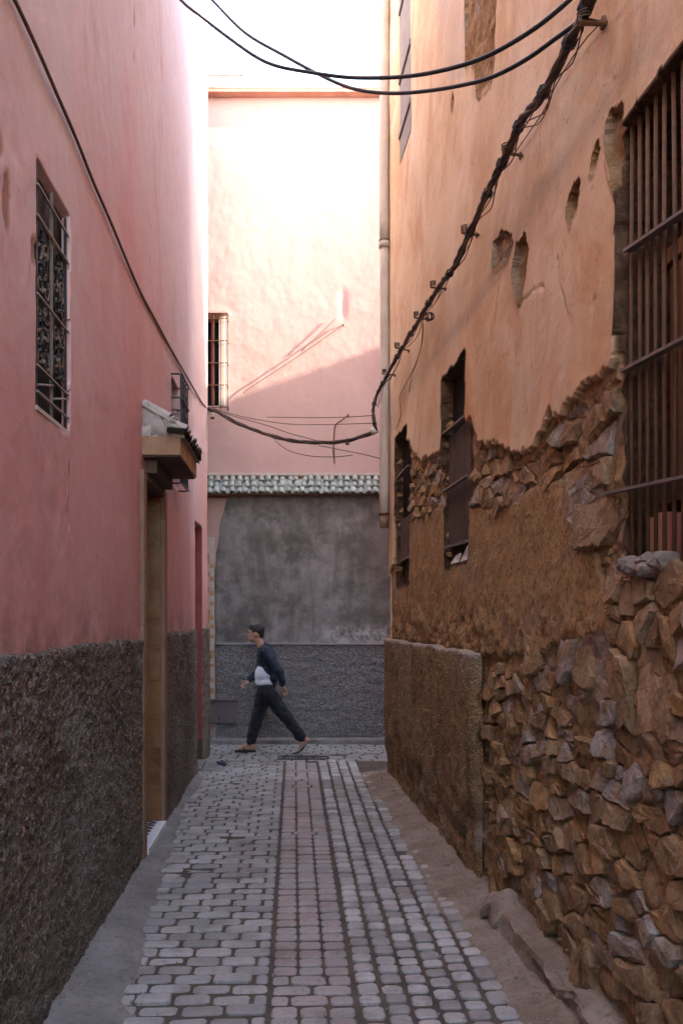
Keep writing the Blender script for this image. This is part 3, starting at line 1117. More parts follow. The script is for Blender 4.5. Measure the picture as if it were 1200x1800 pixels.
MB().box(-1.74, 1.6, EY - .062, EY, 1.368, 1.382).obj('dado_strip', simple('pale_cement_line', (.26, .25, .25), (.36, .35, .34), 12), face)
Uk = np.arange(-2.3, 1.6, .03)
Vk = np.concatenate([np.linspace(-.03, .11, 8)])
uk, vk = np.meshgrid(Uk, Vk)
Dk = .07 + .02 * fbm(uk * 5, vk * 9, 77) - .05 * sstep(.06, .11, vk)
sheet('wall_foot', EW, Uk, Vk, Dk, GUTTER, face)
# tile ledge
zb, zu = EW.at(0, 868, .2)[1], EW.at(0, 838, .03)[1]
led = MB()
led.hexa([(-3, EY - .02, zb - .03), (1.7, EY - .02, zb - .03), (1.7, EY + .02, zb - .03), (-3, EY + .02, zb - .03),
          (-3, EY - .05, zu), (1.7, EY - .05, zu), (1.7, EY + .02, zu), (-3, EY + .02, zu)])
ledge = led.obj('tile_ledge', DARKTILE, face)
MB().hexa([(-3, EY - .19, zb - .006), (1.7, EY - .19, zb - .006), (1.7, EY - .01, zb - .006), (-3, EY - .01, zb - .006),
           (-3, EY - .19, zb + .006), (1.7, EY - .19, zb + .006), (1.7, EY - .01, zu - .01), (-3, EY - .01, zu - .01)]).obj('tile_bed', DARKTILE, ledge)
MB().box(-3, 1.7, EY - .07, EY - .022, zu + .012, zu + .05).obj('ledge_trim', TRIM, ledge)
sx1 = Vector((1, 0, 0))
pitch = .0975
proto = []
for r_ in range(3):
    t0, t1 = 1 - r_ / 3, 1 - (r_ + 1.25) / 3
    def pt(t, x, up):
        return (x, -.20 + .18 * t, (zu - zb) * t + up)
    v_, f_ = tile_arch(pt(t0, 0, .012), pt(t1, 0, .024), sx1, .036, .043, .009, 6)
    proto.append(mesh_of('roof_tile', v_, f_, GREENTILE, True))
for k in range(int(4.6 / pitch)):
    x = -2.95 + k * pitch
    for r_ in range(3):
        if x < -2.05 or x > .85:
            if r_ < 3:
                pass
        o_ = link('roof_tile', proto[r_], ledge, (x + random.uniform(-.007, .007), EY + random.uniform(-.010, .006), zb + random.uniform(-.005, .005)), (random.gauss(0, .02), random.gauss(0, .03), random.gauss(0, .05)))
for k in range(int(4.6 / pitch)):                    # concave pans showing between the covers
    x = -2.95 + (k + .5) * pitch
    v_ = []
    for (yy_, zz_) in ((EY - .205, zb + .012), (EY - .02, zu)):
        for q in range(5):
            a = math.pi * q / 4
            v_.append((x + .04 * math.cos(a), yy_, zz_ + .02 - .022 * math.sin(a)))
        for q in range(5):
            a = math.pi * q / 4
            v_.append((x + .04 * math.cos(a), yy_, zz_ + .008 - .022 * math.sin(a)))
    f_ = []
    for q in range(4):
        f_ += [(q, q + 1, q + 11, q + 10), (q + 6, q + 5, q + 15, q + 16), (q + 5, q + 6, q + 1, q)]
    link('pan_tile', mesh_of('pan_tile', v_, f_, GREENTILE if k % 3 else GREENTILE, True), ledge)

# window with a box grille beside the corner
w = MB().box(ex0 - .02, ex1 + .02, EY + .17, EY + .25, ez0 - .02, ez1 + .02).obj('window', DARKBOARD, face)
MB().box(ex0 + .03, ex1 - .03, EY + .158, EY + .168, ez0 + .03, ez1 - .03).obj('pane', GLASS, w)
MB().box(ex1 - .10, ex1 - .078, EY + .02, EY + .15, ez0 + .01, ez1 - .01).obj('frame', REDPAINT, w)
gx0, gx1 = EW.at(350, 0, .13)[0], EW.at(401, 0, .13)[0]
MB().box(gx0, gx1, EY - .13, EY - .012, ez1 + .02, EW.at(0, 546, .12)[1]).obj('hood', FACING, w)
for k in range(5):
    x = gx0 + .01 + (gx1 - gx0 - .02) * k / 4
    MB().box(x - .005, x + .005, EY - .120, EY - .110, ez0 - .10, ez1 + .019).obj('bar', RUST if k < 4 else BLACKIRON, w)
for k in range(5):
    z = ez0 - .06 + (ez1 - ez0) * k / 4
    mb = MB().box(gx0, gx1, EY - .131, EY - .121, z - .005, z + .005)
    mb.box(gx1 - .018, gx1 - .008, EY - .109, EY, z - .0045, z + .0045)
    mb.obj('rail', RUST, w)
MB().box(ex1 + .015, ex1 + .09, EY - .05, EY - .018, ez0 - .02, ez1 + .0).obj('shutter', TRIM, w)

# mosaic strip down the corner of the facing house
tx0, tx1 = EW.at(358, 0)[0], EW.at(377.5, 0)[0]
zz = EW.at(0, 1230)[1]
zt2 = EW.at(0, 945)[1]
k = 0
MB().box(tx0, tx1, EY - .045, EY - .02, zz, zt2).obj('mosaic_bed', TRIM, face)
while zz < zt2 - .03:
    h_ = random.uniform(.05, .085)
    xm = tx0 + (tx1 - tx0) * random.uniform(.5, .65)
    for (a, b) in ((tx0, xm), (xm, tx1)):
        o_ = MB().box(a + .003, b - .003, EY - .055 - random.uniform(0, .006), EY - .0455, zz + .003, min(zz + h_ - .003, zt2)).obj('mosaic_tile', MOSAIC_O if random.random() < .32 else MOSAIC_W, face)
    zz += h_

# roof hut on the facing house
hut = thing('roof_shed', 'small whitewashed shed on the flat roof at the top left of the facing house', 'shed', (-1.75, 14.2, HE))
hx0, hx1 = (375 - CX) / F * 14.2, (424 - CX) / F * 14.2
hz = H + (HY - 146) / F * 14.2
MB().box(hx0 - .4, hx1, 14.2, 15.5, HE - .05, hz - .05).obj('wall', WHITEWASH, hut)
MB().box(hx0 - .5, hx1 + .06, 14.1, 15.6, hz - .048, hz + .0).obj('roof', WHITEWASH, hut)
MB().box(hx0 - .5, hx1 + .04, 14.12, 14.15, hz + .08, hz + .1).obj('rail', GREYIRON, hut)
for x in (hx0 - .3, hx0 + .2, hx1):
    MB().box(x - .012, x + .012, 14.155, 14.18, hz + .002, hz + .078).obj('rail_post', GREYIRON, hut)

# ================================================================== OLD HOUSE (right)
old = thing('crumbling_house', 'old ochre house on the right with peeling plaster over rubble stone', 'house', (1.0, 6, 0))
HR = 9.10
BW = (1.9, 3.385, 1.93, 3.66)                        # big barred window
W2 = (5.90, 6.64, 2.13, 3.58)
W1 = (8.20, 8.93, 2.06, 3.58)
US = (8.02, 8.62, 6.32, 8.55)                         # high slit window with a grey shutter
U = np.concatenate([np.arange(2.1, 5.6, .0115), np.arange(5.6, R_END + .001, .016)])
U[-1] = R_END
V = np.concatenate([np.arange(-.06, 5.295, .0125), np.arange(5.31, 6.01, .02), np.arange(6.03, HR + .01, .045)])
uu, vv = np.meshgrid(U, V)


def rp(l, W=RW):
    return [W.at(*p) for p in l]


jag = .05 * fbm(uu * 5, vv * 5, 81, 4, .6) + .030 * fbm(uu * 19, vv * 11, 82, 2)
pe = rp([(684, 1010), (692, 985), (693.5, 770), (718, 772), (728, 800), (742, 806), (765, 800), (775, 800), (818, 735), (832, 733), (840, 765), (852, 788),
         (870, 772), (884, 792), (905, 806), (930, 792), (945, 765), (958, 735), (968, 718), (985, 732), (1000, 700), (1018, 688),
         (1030, 676), (1060, 650), (1075, 638), (1084, 560), (1088, 480), (1092, 330)])
pe = sorted(pe)
zp = np.interp(uu, [p[0] for p in pe], [p[1] for p in pe])
jag = jag + .012 * fbm(uu * 44, vv * 40, 181, 2)
plaster = vv + jag > zp
under = ~plaster & (vv + jag + .10 * np.maximum(fbm(uu * 4.3, vv * 4, 182, 4), 0) + .02 > zp)
cz = rp([(684, 905), (693, 905), (718, 918), (745, 905), (772, 888), (820, 893), (850, 896), (880, 888), (905, 882), (920, 862), (940, 857), (965, 846), (985, 838),
         (1003, 862), (1018, 890), (1028, 950), (1042, 1010), (1054, 1070), (1058, 1110), (1000, 1128), (950, 1143), (900, 1152), (840, 1150), (760, 1135), (684, 1122)])
cement = inside(cz, uu + .8 * jag, vv + .7 * jag) & ~plaster
cement = cement | under
rubble = ~plaster & ~cement
fine = fbm(uu * 16, vv * 16, 83, 4, .6)
lump = fbm(uu * 6, vv * 7, 84, 4, .55)
D = .012 * fbm(uu * 1.3, vv * 1.1, 85) + .0035 * fbm(uu * 8, vv * 8, 86)
crumbly = sstep(1.95, 1.55, vv)                       # the render gets lumpier towards its foot
D = np.where(cement, -.022 + .006 * fine + .010 * lump + crumbly * (.022 * lump + .012 * fine), D)
D = np.where(rubble, -.043 + .034 * lump + .018 * fine, D)
D = np.where(rubble & (vv < 1.52), D - .07 * np.exp(-((uu - 5.47) / .05) ** 2), D)
# plaster lifts slightly away at its broken edge
edge = np.exp(-np.maximum(vv + jag - zp, 0) / .12)
D = np.where(plaster, D + .010 * edge, D)
damp = np.clip(np.exp(-np.maximum(vv - zp, 0) / .75) * (.62 + 1.0 * fbm(uu * 2.2, vv * .7, 87)), 0, 1) * plaster * sstep(8.0, 5.0, uu)
ashen = np.zeros_like(D)
p = rp([(760, -40), (816, -40), (814, 140), (790, 150), (775, 90)])
ashen = .75 * inside(p, uu + .06 * fbm(uu * 4, vv * 2, 88), vv + .12 * fbm(uu * 3, vv * 3, 89)) * (.6 + .4 * fbm(uu * 6, vv * 4, 90))
for poly, dep in (([(865, 425), (880, 405), (897, 408), (902, 425), (893, 452), (868, 470)], .025),
                  ([(900, 470), (906, 425), (922, 412), (928, 440), (922, 500), (914, 540), (905, 515)], .035),
                  ([(998, 345), (1008, 318), (1020, 308), (1015, 360), (1003, 388), (998, 380)], .04),
                  ([(1036, 290), (1050, 242), (1053, 262), (1046, 292)], .03),
                  ([(1066, 198), (1092, 190), (1092, 330), (1078, 320), (1066, 260)], .035),
                  ([(815, -60), (875, -60), (866, 140), (842, 165), (838, 120), (826, 112), (818, 120)], .022),
                  ([(793, 170), (796, 172), (795, 190), (792, 188)], .02), ([(835, 120), (845, 122), (846, 160), (838, 158)], .02)):
    q = rp(poly)
    mk = inside(q, uu + .022 * fbm(uu * 11, vv * 9, 91), vv + .035 * fbm(uu * 11, vv * 11, 92)) & plaster
    rim = inside(q, uu + .022 * fbm(uu * 11, vv * 9, 91) - .02, vv + .035 * fbm(uu * 11, vv * 11, 92) + .03) & ~mk & plaster
    D = np.where(rim, D + .007, D)
    D = np.where(mk, -dep * .95 + .020 * fine + .012 * lump, D)
    mk = mk | np.roll(mk, 1, 1) | np.roll(mk, -1, 1) | np.roll(mk, 1, 0) | np.roll(mk, -1, 0)
    rubble = rubble | mk
for pts in ([(912, 540), (920, 528), (940, 510), (955, 505)], [(880, 470), (872, 540), (866, 600)], [(945, 300), (948, 262), (950, 230)],
            [(1000, 560), (985, 500), (978, 455)], [(860, 660), (856, 720)], [(1045, 520), (1040, 600)]):
    pts = rp(pts)
    for (a, b), (c_, d_) in zip(pts[:-1], pts[1:]):  # cracks
        L2 = (c_ - a) ** 2 + (d_ - b) ** 2
        t = np.clip(((uu - a) * (c_ - a) + (vv - b) * (d_ - b)) / L2, 0, 1)
        ds = np.hypot(uu + .02 * fbm(uu * 14, vv * 14, 93) - a - t * (c_ - a), vv + .02 * fbm(uu * 14, vv * 14, 94) - b - t * (d_ - b))
        D -= .010 * np.exp(-(ds / .008) ** 2)


reveal_shade = np.zeros(D.shape, bool)  # where the openings get their painted shade
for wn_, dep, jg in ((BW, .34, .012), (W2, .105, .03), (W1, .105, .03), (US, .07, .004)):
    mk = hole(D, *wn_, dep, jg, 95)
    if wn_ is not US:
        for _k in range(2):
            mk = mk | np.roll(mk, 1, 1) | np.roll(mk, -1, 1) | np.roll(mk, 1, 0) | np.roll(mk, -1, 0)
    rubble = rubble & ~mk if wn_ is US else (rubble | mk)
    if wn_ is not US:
        reveal_shade = reveal_shade | mk
sheet('wall', RW, U, V, D, OLDWALL, old, {'cement': cement & ~rubble, 'rubble': rubble.astype(float), 'reveal_shade': reveal_shade, 'damp': damp, 'ashen': np.clip(ashen, 0, 1)})
RUBBLE_AT = lambda u, v: bool(rubble[np.searchsorted(V, v).clip(0, len(V) - 1), np.searchsorted(U, u).clip(0, len(U) - 1)])

mb = MB()
xe_ = 11.9
ye_ = R_END
mb.hexa([(RW.a + RW.b * -1.8 + .34, -1.8, 0), (xe_, -1.8, 0), (xe_, ye_ - .1, 0), (RW.a + RW.b * (R_END - .1) + .34, R_END - .14, 0),
         (RW.a + RW.b * -1.8 + .34, -1.8, HR - .05), (xe_, -1.8, HR - .05), (xe_, ye_ - .1, HR - .05), (RW.a + RW.b * (R_END - .1) + .34, R_END - .14, HR - .05)])
mb.box(5, 11.9, -9, -1.803, 0, HR - .05)  # unseen tall block added to keep sun out of the yard
mb.wbox(RW, -1.8, 2.11, 0, HR - .003, -.3, -.012)
mb.obj('house_block', OLDWALL, old)
xs_ = RW.a + RW.b * R_END + .02
MB().hexa([(xs_, R_END - .10, 0), (xe_, ye_ - .10, 0), (xe_, ye_, 0), (xs_, R_END - .003, 0),
           (xs_, R_END - .10, HR), (xe_, ye_ - .10, HR), (xe_, ye_, HR), (xs_, R_END - .003, HR)]).obj('end_wall', OLDWALL, old)
MB().wbox(RW, -1.8, R_END - .01, HR + .004, HR + .08, -.5, .02).obj('parapet', OLDWALL, old)

# roughcast dado in the far half
U2 = np.concatenate([np.arange(5.53, R_END + .02, .016)])
V2 = np.concatenate([np.arange(-.03, 1.50, .016), [1.506, 1.512]])
u2, v2 = np.meshgrid(U2, V2)
v3 = v2 + np.where(v2 > 1.1, (.022 * fbm(u2 * 2.5, u2 * 0, 101) + .010 * fbm(u2 * 11, u2 * 0, 102)) * (v2 - 1.1) / .4, 0)
D2 = .050 + .020 * fbm(u2 * 1.9, v2 * 1.9, 103, 5, .55) + .011 * fbm(u2 * 30, v2 * 30, 104, 3, .6)
er = sstep(.70, .20, v2 + .42 * fbm(u2 * 3, v2 * 3, 105) + .02 * (u2 - 7))
D2 = D2 - er * (.045 + .03 * fbm(u2 * 8, v2 * 8, 106))
D2[-1] = -.04
D2[:, 0] = -.03
D2[:, -1] = -.02
pal = .9 * sstep(.035, .0, np.abs(v2 - 1.505)) + .55 * er * sstep(.1, .5, fbm(u2 * 6, v2 * 3, 107))
u2e = np.where(np.abs(u2 - 5.53) < .06, u2 + .03 * fbm(v2 * 5, v2 * 0, 108), u2)
grid('dado', RW.arr(u2e, v3, D2), OLDCAST, old, {'pale': np.clip(pal, 0, 1)}, flip=True)

# concrete plinth at the foot of the near half
Up = np.arange(2.1, 4.82, .02)
prof = [(.0, .108), (.035, .110), (.07, .104), (.105, .106), (.132, .100), (.146, .088), (.150, .06), (.148, .02), (.150, -.06)]
up_, kp = np.meshgrid(Up, np.arange(len(prof)))
vp = np.array([p[0] for p in prof])[:, None] + 0 * up_ + .016 * fbm(up_ * 2.2, kp * .45, 111, 5, .65)
dp = np.array([p[1] for p in prof])[:, None] + 0 * up_ + .024 * fbm(up_ * 2.6, kp * .6, 112, 5, .62) + .009 * fbm(up_ * 15, kp * 1.3, 113) - .06 * sstep(.15, .45, fbm(up_ * 2.3, kp * .3, 114, 5, .6))
vp = vp * (1 - .35 * sstep(.2, .5, fbm(up_ * 1.9, up_ * 0, 115, 4)))
vp[0] = -.05
dp[:, -1] = -.05
grid('plinth', RW.arr(up_, vp, dp), EARTH, old, flip=True, smooth=False)


# ---- rubble masonry: irregular cells, each stone with its own facets
def clip_poly(poly, p, q):
    """keep the side of the bisector of p and q that holds p"""
    mx, my = (p[0] + q[0]) / 2, (p[1] + q[1]) / 2
    dx, dy = q[0] - p[0], q[1] - p[1]
    out = []
    for i in range(len(poly)):
        a, b = poly[i], poly[(i + 1) % len(poly)]
        sa = (a[0] - mx) * dx + (a[1] - my) * dy
        sb = (b[0] - mx) * dx + (b[1] - my) * dy
        if sa <= 0:
            out.append(a)
        if (sa < 0 < sb) or (sb < 0 < sa):
            t = sa / (sa - sb)
            out.append((a[0] + t * (b[0] - a[0]), a[1] + t * (b[1] - a[1])))
    return out


def stone_cells(u0, u1, v0, v1, du, dv, rd):
    pts = []
    v = v0
    row = 0
    while v < v1:
        h = dv * rd.uniform(.6, 1.6)
        du_ = du * rd.uniform(.7, 1.5)
        u = u0 + rd.uniform(0, du)
        while u < u1:
            l_ = du_ * rd.uniform(.45, 1.7)
            pts.append((u + rd.uniform(-.2, .2) * du, v + rd.uniform(-.42, .42) * dv))
            u += l_
        v += h
        row += 1
    an = du / dv * .75
    sp = [(a, b * an) for a, b in pts]
    cells = []
    for i, p in enumerate(sp):
        R_ = du * 1.6
        poly = [(p[0] - R_, p[1] - R_), (p[0] + R_, p[1] - R_), (p[0] + R_, p[1] + R_), (p[0] - R_, p[1] + R_)]
        for j, q in enumerate(sp):
            if i != j and abs(p[0] - q[0]) < 2.6 * R_ and abs(p[1] - q[1]) < 2.6 * R_:
                poly = clip_poly(poly, p, q)
                if not poly:
                    break
        if len(poly) >= 3:
            cells.append([(a, b / an) for a, b in poly])
    return cells


def stone_mesh(cell, gap, front, relief, rd, back=-.11):
    cu = sum(p[0] for p in cell) / len(cell)
    cv = sum(p[1] for p in cell) / len(cell)
    ring = []
    n0 = len(cell)
    for i in range(n0):                              # break the long sides, drop the shortest
        a, b = cell[i], cell[(i + 1) % n0]
        L = math.hypot(a[0] - b[0], a[1] - b[1])
        if L < .012:
            continue
        ring.append(a)
        ns = 1 + int(L / .085)
        for q_ in range(1, ns):
            ring.append((a[0] + (b[0] - a[0]) * q_ / ns, a[1] + (b[1] - a[1]) * q_ / ns))
    if len(ring) < 3:
        return None
    size = max(math.hypot(p[0] - cu, p[1] - cv) for p in ring)
    def sh(p, k, j=0.0):
        dx, dy = p[0] - cu, p[1] - cv
        L = math.hypot(dx, dy) + 1e-6
        s_ = max(.25, (L - gap) / L) * k
        return cu + dx * s_ + rd.uniform(-j, j), cv + dy * s_ + rd.uniform(-j, j)
    tu, tv = rd.uniform(-.16, .12), rd.uniform(-.30, .16)
    n = len(ring)
    j1 = min(size * .06, .011)
    r0 = [sh(p, 1.0, j1 * .6) for p in ring]
    r1 = [sh(p, rd.uniform(.88, 1.0), j1) for p in ring]
    r2 = [sh(p, rd.uniform(.76, .93), j1) for p in ring]
    P = []
    lim = lambda d: min(d, front + relief + .01)
    P += [RW.P(u, v, back) for u, v in r0]
    P += [RW.P(u, v, lim(front - rd.uniform(.006, .020) + tu * (u - cu) * .6 + tv * (v - cv) * .6)) for u, v in r1]
    P += [RW.P(u, v, lim(front + rd.uniform(-.2, .6) * relief + tu * (u - cu) + tv * (v - cv))) for u, v in r2]
    P.append(RW.P(cu + rd.uniform(-.2, .2) * size, cv + rd.uniform(-.2, .2) * size, lim(front + rd.uniform(.0, .8) * relief)))
    f = []
    for i in range(n):
        j = (i + 1) % n
        f += [(i, n + i, n + j, j), (n + i, 2 * n + i, n + j), (n + j, 2 * n + i, 2 * n + j), (2 * n + i, 3 * n, 2 * n + j)]
    # break every facet once and roughen it
    mid = {}
    P = list(P)
    def half(a, b):
        k_ = (a, b) if a < b else (b, a)
        if k_ not in mid:
            q = (P[a] + P[b]) / 2
            if not (a < n and b < n):
                w_ = min((P[a] - P[b]).length * .055, .006)
                q = q + Vector((rd.uniform(-w_, w_ * .7), rd.uniform(-w_, w_), rd.uniform(-w_, w_)))
            mid[k_] = len(P)
            P.append(q)
        return mid[k_]
    g = []
    for t in f:
        if len(t) == 4:
            g.append(t)
            continue
        a, b, c_ = t
        x, y_, z = half(a, b), half(b, c_), half(c_, a)
        g += [(a, x, z), (x, b, y_), (z, y_, c_), (x, y_, z)]
    g2 = []
    for t in g:                                      # keep the sides closed against the broken front edge
        if len(t) == 4:
            i0, i1, i2, i3 = t
            k_ = (i1, i2) if i1 < i2 else (i2, i1)
            g2.append((i0, i1, mid[k_], i2, i3) if k_ in mid else t)
        else:
            g2.append(t)
    return P, g2, size, (cu, cv)


rd = random.Random(21)
stones = []
for (u0, u1, v0, v1, du, dv, gap, fr, rel) in (
        (2.5, 5.46, .17, 1.50, .175, .076, .004, -.012, .007),       # long flat stones of the lower wall
        (2.5, 5.50, -.02, .17, .19, .12, .010, .0, .02),
        (2.6, 3.75, 1.50, 2.75, .200, .120, .007, -.012, .009),      # rounder stones beside and under the barred window
        (3.75, 5.86, 1.95, 3.1, .180, .086, .006, -.014, .008),
        (6.66, 8.18, 2.3, 3.4, .160, .076, .006, -.016, .008),
        (8.93, 9.3, 1.7, 3.2, .09, .08, .010, -.034, .018)):
    for cell in stone_cells(u0, u1, v0, v1, du, dv, rd):
        cu = sum(p[0] for p in cell) / len(cell)
        cv = sum(p[1] for p in cell) / len(cell)
        if not (u0 - .02 <= cu <= u1 + .02 and v0 - .02 <= cv <= v1 + .02):
            continue
        if cv < 1.50 and cu > 5.47:
            continue
        if not RUBBLE_AT(cu, cv):
            continue
        if any(a - .05 < cu < b + .05 and c_ - .06 < cv < d_ + .03 for a, b, c_, d_ in (W1, W2)):
            continue
        if BW[2] - .05 < cv < BW[3] + .05 and cu < BW[1] + .05:
            continue
        if cv < .13 and cu < 4.75:
            continue
        r_ = stone_mesh(cell, gap, fr + rd.uniform(-.036, .016) * (1 if v0 < 1 else .6), rel, rd)
        if r_:
            stones.append(r_)
stones.sort(key=lambda q: -q[2] / q[3][0])
left_over = MB()
for i, (P, f, size, c_) in enumerate(stones):
    if i < 300 and c_[0] > 2.75:
        link('stone', mesh_of('stone', P, f, STONE, False), old)
    else:
        left_over.add(P, f)
for _ in range(3600):                                # chinking: chips pressed into the mortar
    u, v = rd.uniform(2.7, 9.2), rd.uniform(.16, 3.4)
    if not RUBBLE_AT(u, v) or (u > 5.5 and v < 1.52) or any(a < u < b and c_ < v < d_ for a, b, c_, d_ in (W1, W2, BW)):
        continue
    s_ = rd.uniform(.010, .028)
    c0 = RW.P(u, v, rd.uniform(-.07, -.03))
    vs = [c0 + Vector((rd.uniform(-1, 1), rd.uniform(-1, 1), rd.uniform(-.6, .6))).normalized() * s_ * rd.uniform(.7, 1.3) for _k in range(4)]
    left_over.add(vs, [(0, 1, 2), (0, 2, 3), (0, 3, 1), (1, 3, 2)])
tag(left_over.obj('rubble_fill', STONE, old), kind='stuff')

# big barred window
u0, u1, v0, v1 = BW
w = MB().wbox(RW, u0 - .02, u1 + .02, v0 - .05, v1 + .03, -.40, -.342).obj('window', DARKBOARD, old)
k = 0
for a in np.arange(u0 + .02, u1 - .04, .062):
    if a < 2.3:
        continue
    MB().wbox(RW, a + .010, a + .050, 2.27 + random.uniform(-.01, .01), 3.12 + random.uniform(-.01, .01), -.215, -.195).obj('board', BOARD, w)
    if a > 2.5:
        MB().wbox(RW, a + .012, a + .048, 3.20, v1 - .16 + random.uniform(-.02, .02), -.33, -.31).obj('board', BOARD, w)
MB().wbox(RW, 2.2, u1 - .02, 3.13, 3.19, -.235, -.185).obj('cross_rail', BOARD, w)
MB().wbox(RW, 2.2, u1 - .02, 2.19, 2.26, -.235, -.185).obj('cross_rail', WOOD, w)
for a in np.arange(2.28, u1 - .03, .0665):
    MB().tube([RW.P(a, v0 - .03 + random.uniform(-.02, .02), -.045), RW.P(a + random.gauss(0, .003), 2.8, -.045 + random.gauss(0, .003)), RW.P(a, v1 + .01, -.045)], .0085, 8).obj('bar', RUST, w, True)
for (xa, ya, xb, yb, d_) in ((1094, 438, 1200, 365, -.028), (1088, 650, 1200, 590, -.026), (1063, 865, 1200, 835, -.018)):
    a, b = RW.at(xa, ya)
    c_, e_ = RW.at(xb, yb)
    sl = (e_ - b) / (c_ - a)
    e2 = b + sl * (2.2 - a)
    mb = MB().hexa([RW.P(2.2, e2 - .012, d_ - .008), RW.P(a, b - .012, d_ - .008), RW.P(a, b - .012, d_ + .028), RW.P(2.2, e2 - .012, d_ + .028),
                    RW.P(2.2, e2 + .0, d_ - .008), RW.P(a, b + .0, d_ - .008), RW.P(a, b + .0, d_ + .028), RW.P(2.2, e2 + .0, d_ + .028)])
    mb.obj('flat_bar', GREYIRON, w)
for (a, h_, mt) in ((3.34, .20, OCHRE), (3.27, .21, OCHRE), (3.20, .20, SALMON), (3.12, .19, SALMON), (3.03, .20, OCHRE), (2.88, .15, OCHRE), (2.79, .15, SALMON), (2.70, .15, OCHRE)):
    MB().wbox(RW, a - .055, a - .004, v0 + .01, v0 + h_, -.19, -.11).obj('brick', mt, w)
for _ in range(26):
    a = random.uniform(2.5, 3.28)
    s_ = random.uniform(.025, .055)
    mb = MB().ball(RW.P(a, v0 + random.uniform(-.02, .03), random.uniform(-.10, -.01)), s_ * 1.3, s_, s_ * .7, 2)
    mb.v = [p + Vector((random.gauss(0, .004), random.gauss(0, .004), random.gauss(0, .004))) for p in mb.v]
    mb.obj('sill_stone', simple_grey if 'simple_grey' in globals() else globals().setdefault('simple_grey', simple('grey_rubble', (.15, .115, .09), (.25, .20, .165), 14, .9, .8, 40, .01)), w)


def small_window(Wd, bars, sh_top, sh_bot, nb):
    u0, u1, v0, v1 = Wd
    w = MB().wbox(RW, u0 - .04, u1 + .04, v0 - .04, v1 + .04, -.26, -.106).obj('window', DARKBOARD, old)
    for k in range(nb):
        a = u0 + .02 + (u1 - u0 - .06) * k / nb
        b = u0 + .02 + (u1 - u0 - .06) * (k + 1) / nb
        MB().wbox(RW, a + .002, b - .002, sh_bot + random.uniform(-.01, .01), sh_top + random.uniform(-.008, .008), -.075, -.052 + random.uniform(-.004, .004)).obj('board', WOOD, w)
        MB().wbox(RW, a + .002, b - .002, sh_top + .03, v1 - .03, -.1, -.085).obj('board', DARKBOARD, w)  # near-black boards standing in for the dark of the upper recess
    for (va, vb) in bars:
        mb = MB().hexa([RW.P(u0 - .02, va - .012, -.032), RW.P(u1 - .02, vb - .012, -.032), RW.P(u1 - .02, vb - .012, -.002), RW.P(u0 - .02, va - .012, -.002),
                        RW.P(u0 - .02, va + .004, -.032), RW.P(u1 - .02, vb + .004, -.032), RW.P(u1 - .02, vb + .004, -.002), RW.P(u0 - .02, va + .004, -.002)])
        mb.obj('flat_bar', GREYIRON, w)
    return w


w2 = small_window(W2, ((3.14, 3.17), (2.72, 2.72), (2.27, 2.28)), 3.13, 2.28, 4)
w1 = small_window(W1, ((3.20, 3.18), (2.32, 2.30)), 2.75, 2.32, 4)
for Wd, w in ((W2, w2), (W1, w1)):                   # broken masonry in the far jamb
    for k in range(10):
        v = Wd[3] - .25 - k * .12
        s_ = random.uniform(.025, .05)
        if random.random() < .35:
            continue
        mb = MB().ball(RW.P(Wd[1] - .012, v + random.uniform(-.04, .04), random.uniform(-.09, -.05)), s_, s_ * .8, s_ * .8, 1)
        mb.v = [p + Vector((random.gauss(0, .008), random.gauss(0, .008), random.gauss(0, .008))) for p in mb.v]
        mb.obj('jamb_stone', STONE, w)
# high slit window
u0, u1, v0, v1 = US
w = MB().wbox(RW, u0 - .01, u1 + .01, v0 - .01, v1 + .01, -.14, -.072).obj('window', DARKBOARD, old)
for k in range(3):
    a = u0 + .01 + k * .195
    MB().wbox(RW, a, a + .19, v0 + .01, v1 - .01, -.03, -.006).obj('shutter', simple('grey_shutter_paint', (.17, .155, .145), (.235, .215, .20), 8, .8, .4, 60, .004) if k == 0 else bpy.data.materials['grey_shutter_paint'], w)
for vb in (v0 + .25, v0 + .8, v0 + 1.5):
    MB().wbox(RW, u0 - .01, u1 + .01, vb, vb + .05, -.005, .012).obj('batten', bpy.data.materials['grey_shutter_paint'], w)

# broken china on the sill of the second window
ch = thing('broken_china', 'white broken china piece on the sill of the narrow barred window', 'debris', RW.P(5.98, 2.14, -.03))
v_ = [RW.P(5.93, 2.14, -.02), RW.P(6.16, 2.14, -.03), RW.P(6.14, 2.24, -.075), RW.P(5.94, 2.27, -.06), RW.P(6.02, 2.285, -.07),
      RW.P(5.94, 2.135, -.035), RW.P(6.15, 2.135, -.05), RW.P(6.13, 2.235, -.092), RW.P(5.95, 2.265, -.078), RW.P(6.03, 2.28, -.088)]
MB().add(v_, [(0, 1, 2, 4, 3), (8, 9, 7, 6, 5), (0, 5, 6, 1), (1, 6, 7, 2), (2, 7, 9, 4), (4, 9, 8, 3), (3, 8, 5, 0)]).obj('shard', CHIPWHITE, ch)
v_ = [RW.P(6.2, 2.14, -.02), RW.P(6.42, 2.14, -.02), RW.P(6.38, 2.20, -.05), RW.P(6.24, 2.21, -.05),
      RW.P(6.2, 2.14, -.035), RW.P(6.42, 2.14, -.035), RW.P(6.38, 2.20, -.065), RW.P(6.24, 2.21, -.065)]
MB().add(v_, [(0, 1, 2, 3), (7, 6, 5, 4), (0, 4, 5, 1), (1, 5, 6, 2), (2, 6, 7, 3), (3, 7, 4, 0)]).obj('shard', CHIPWHITE, ch)

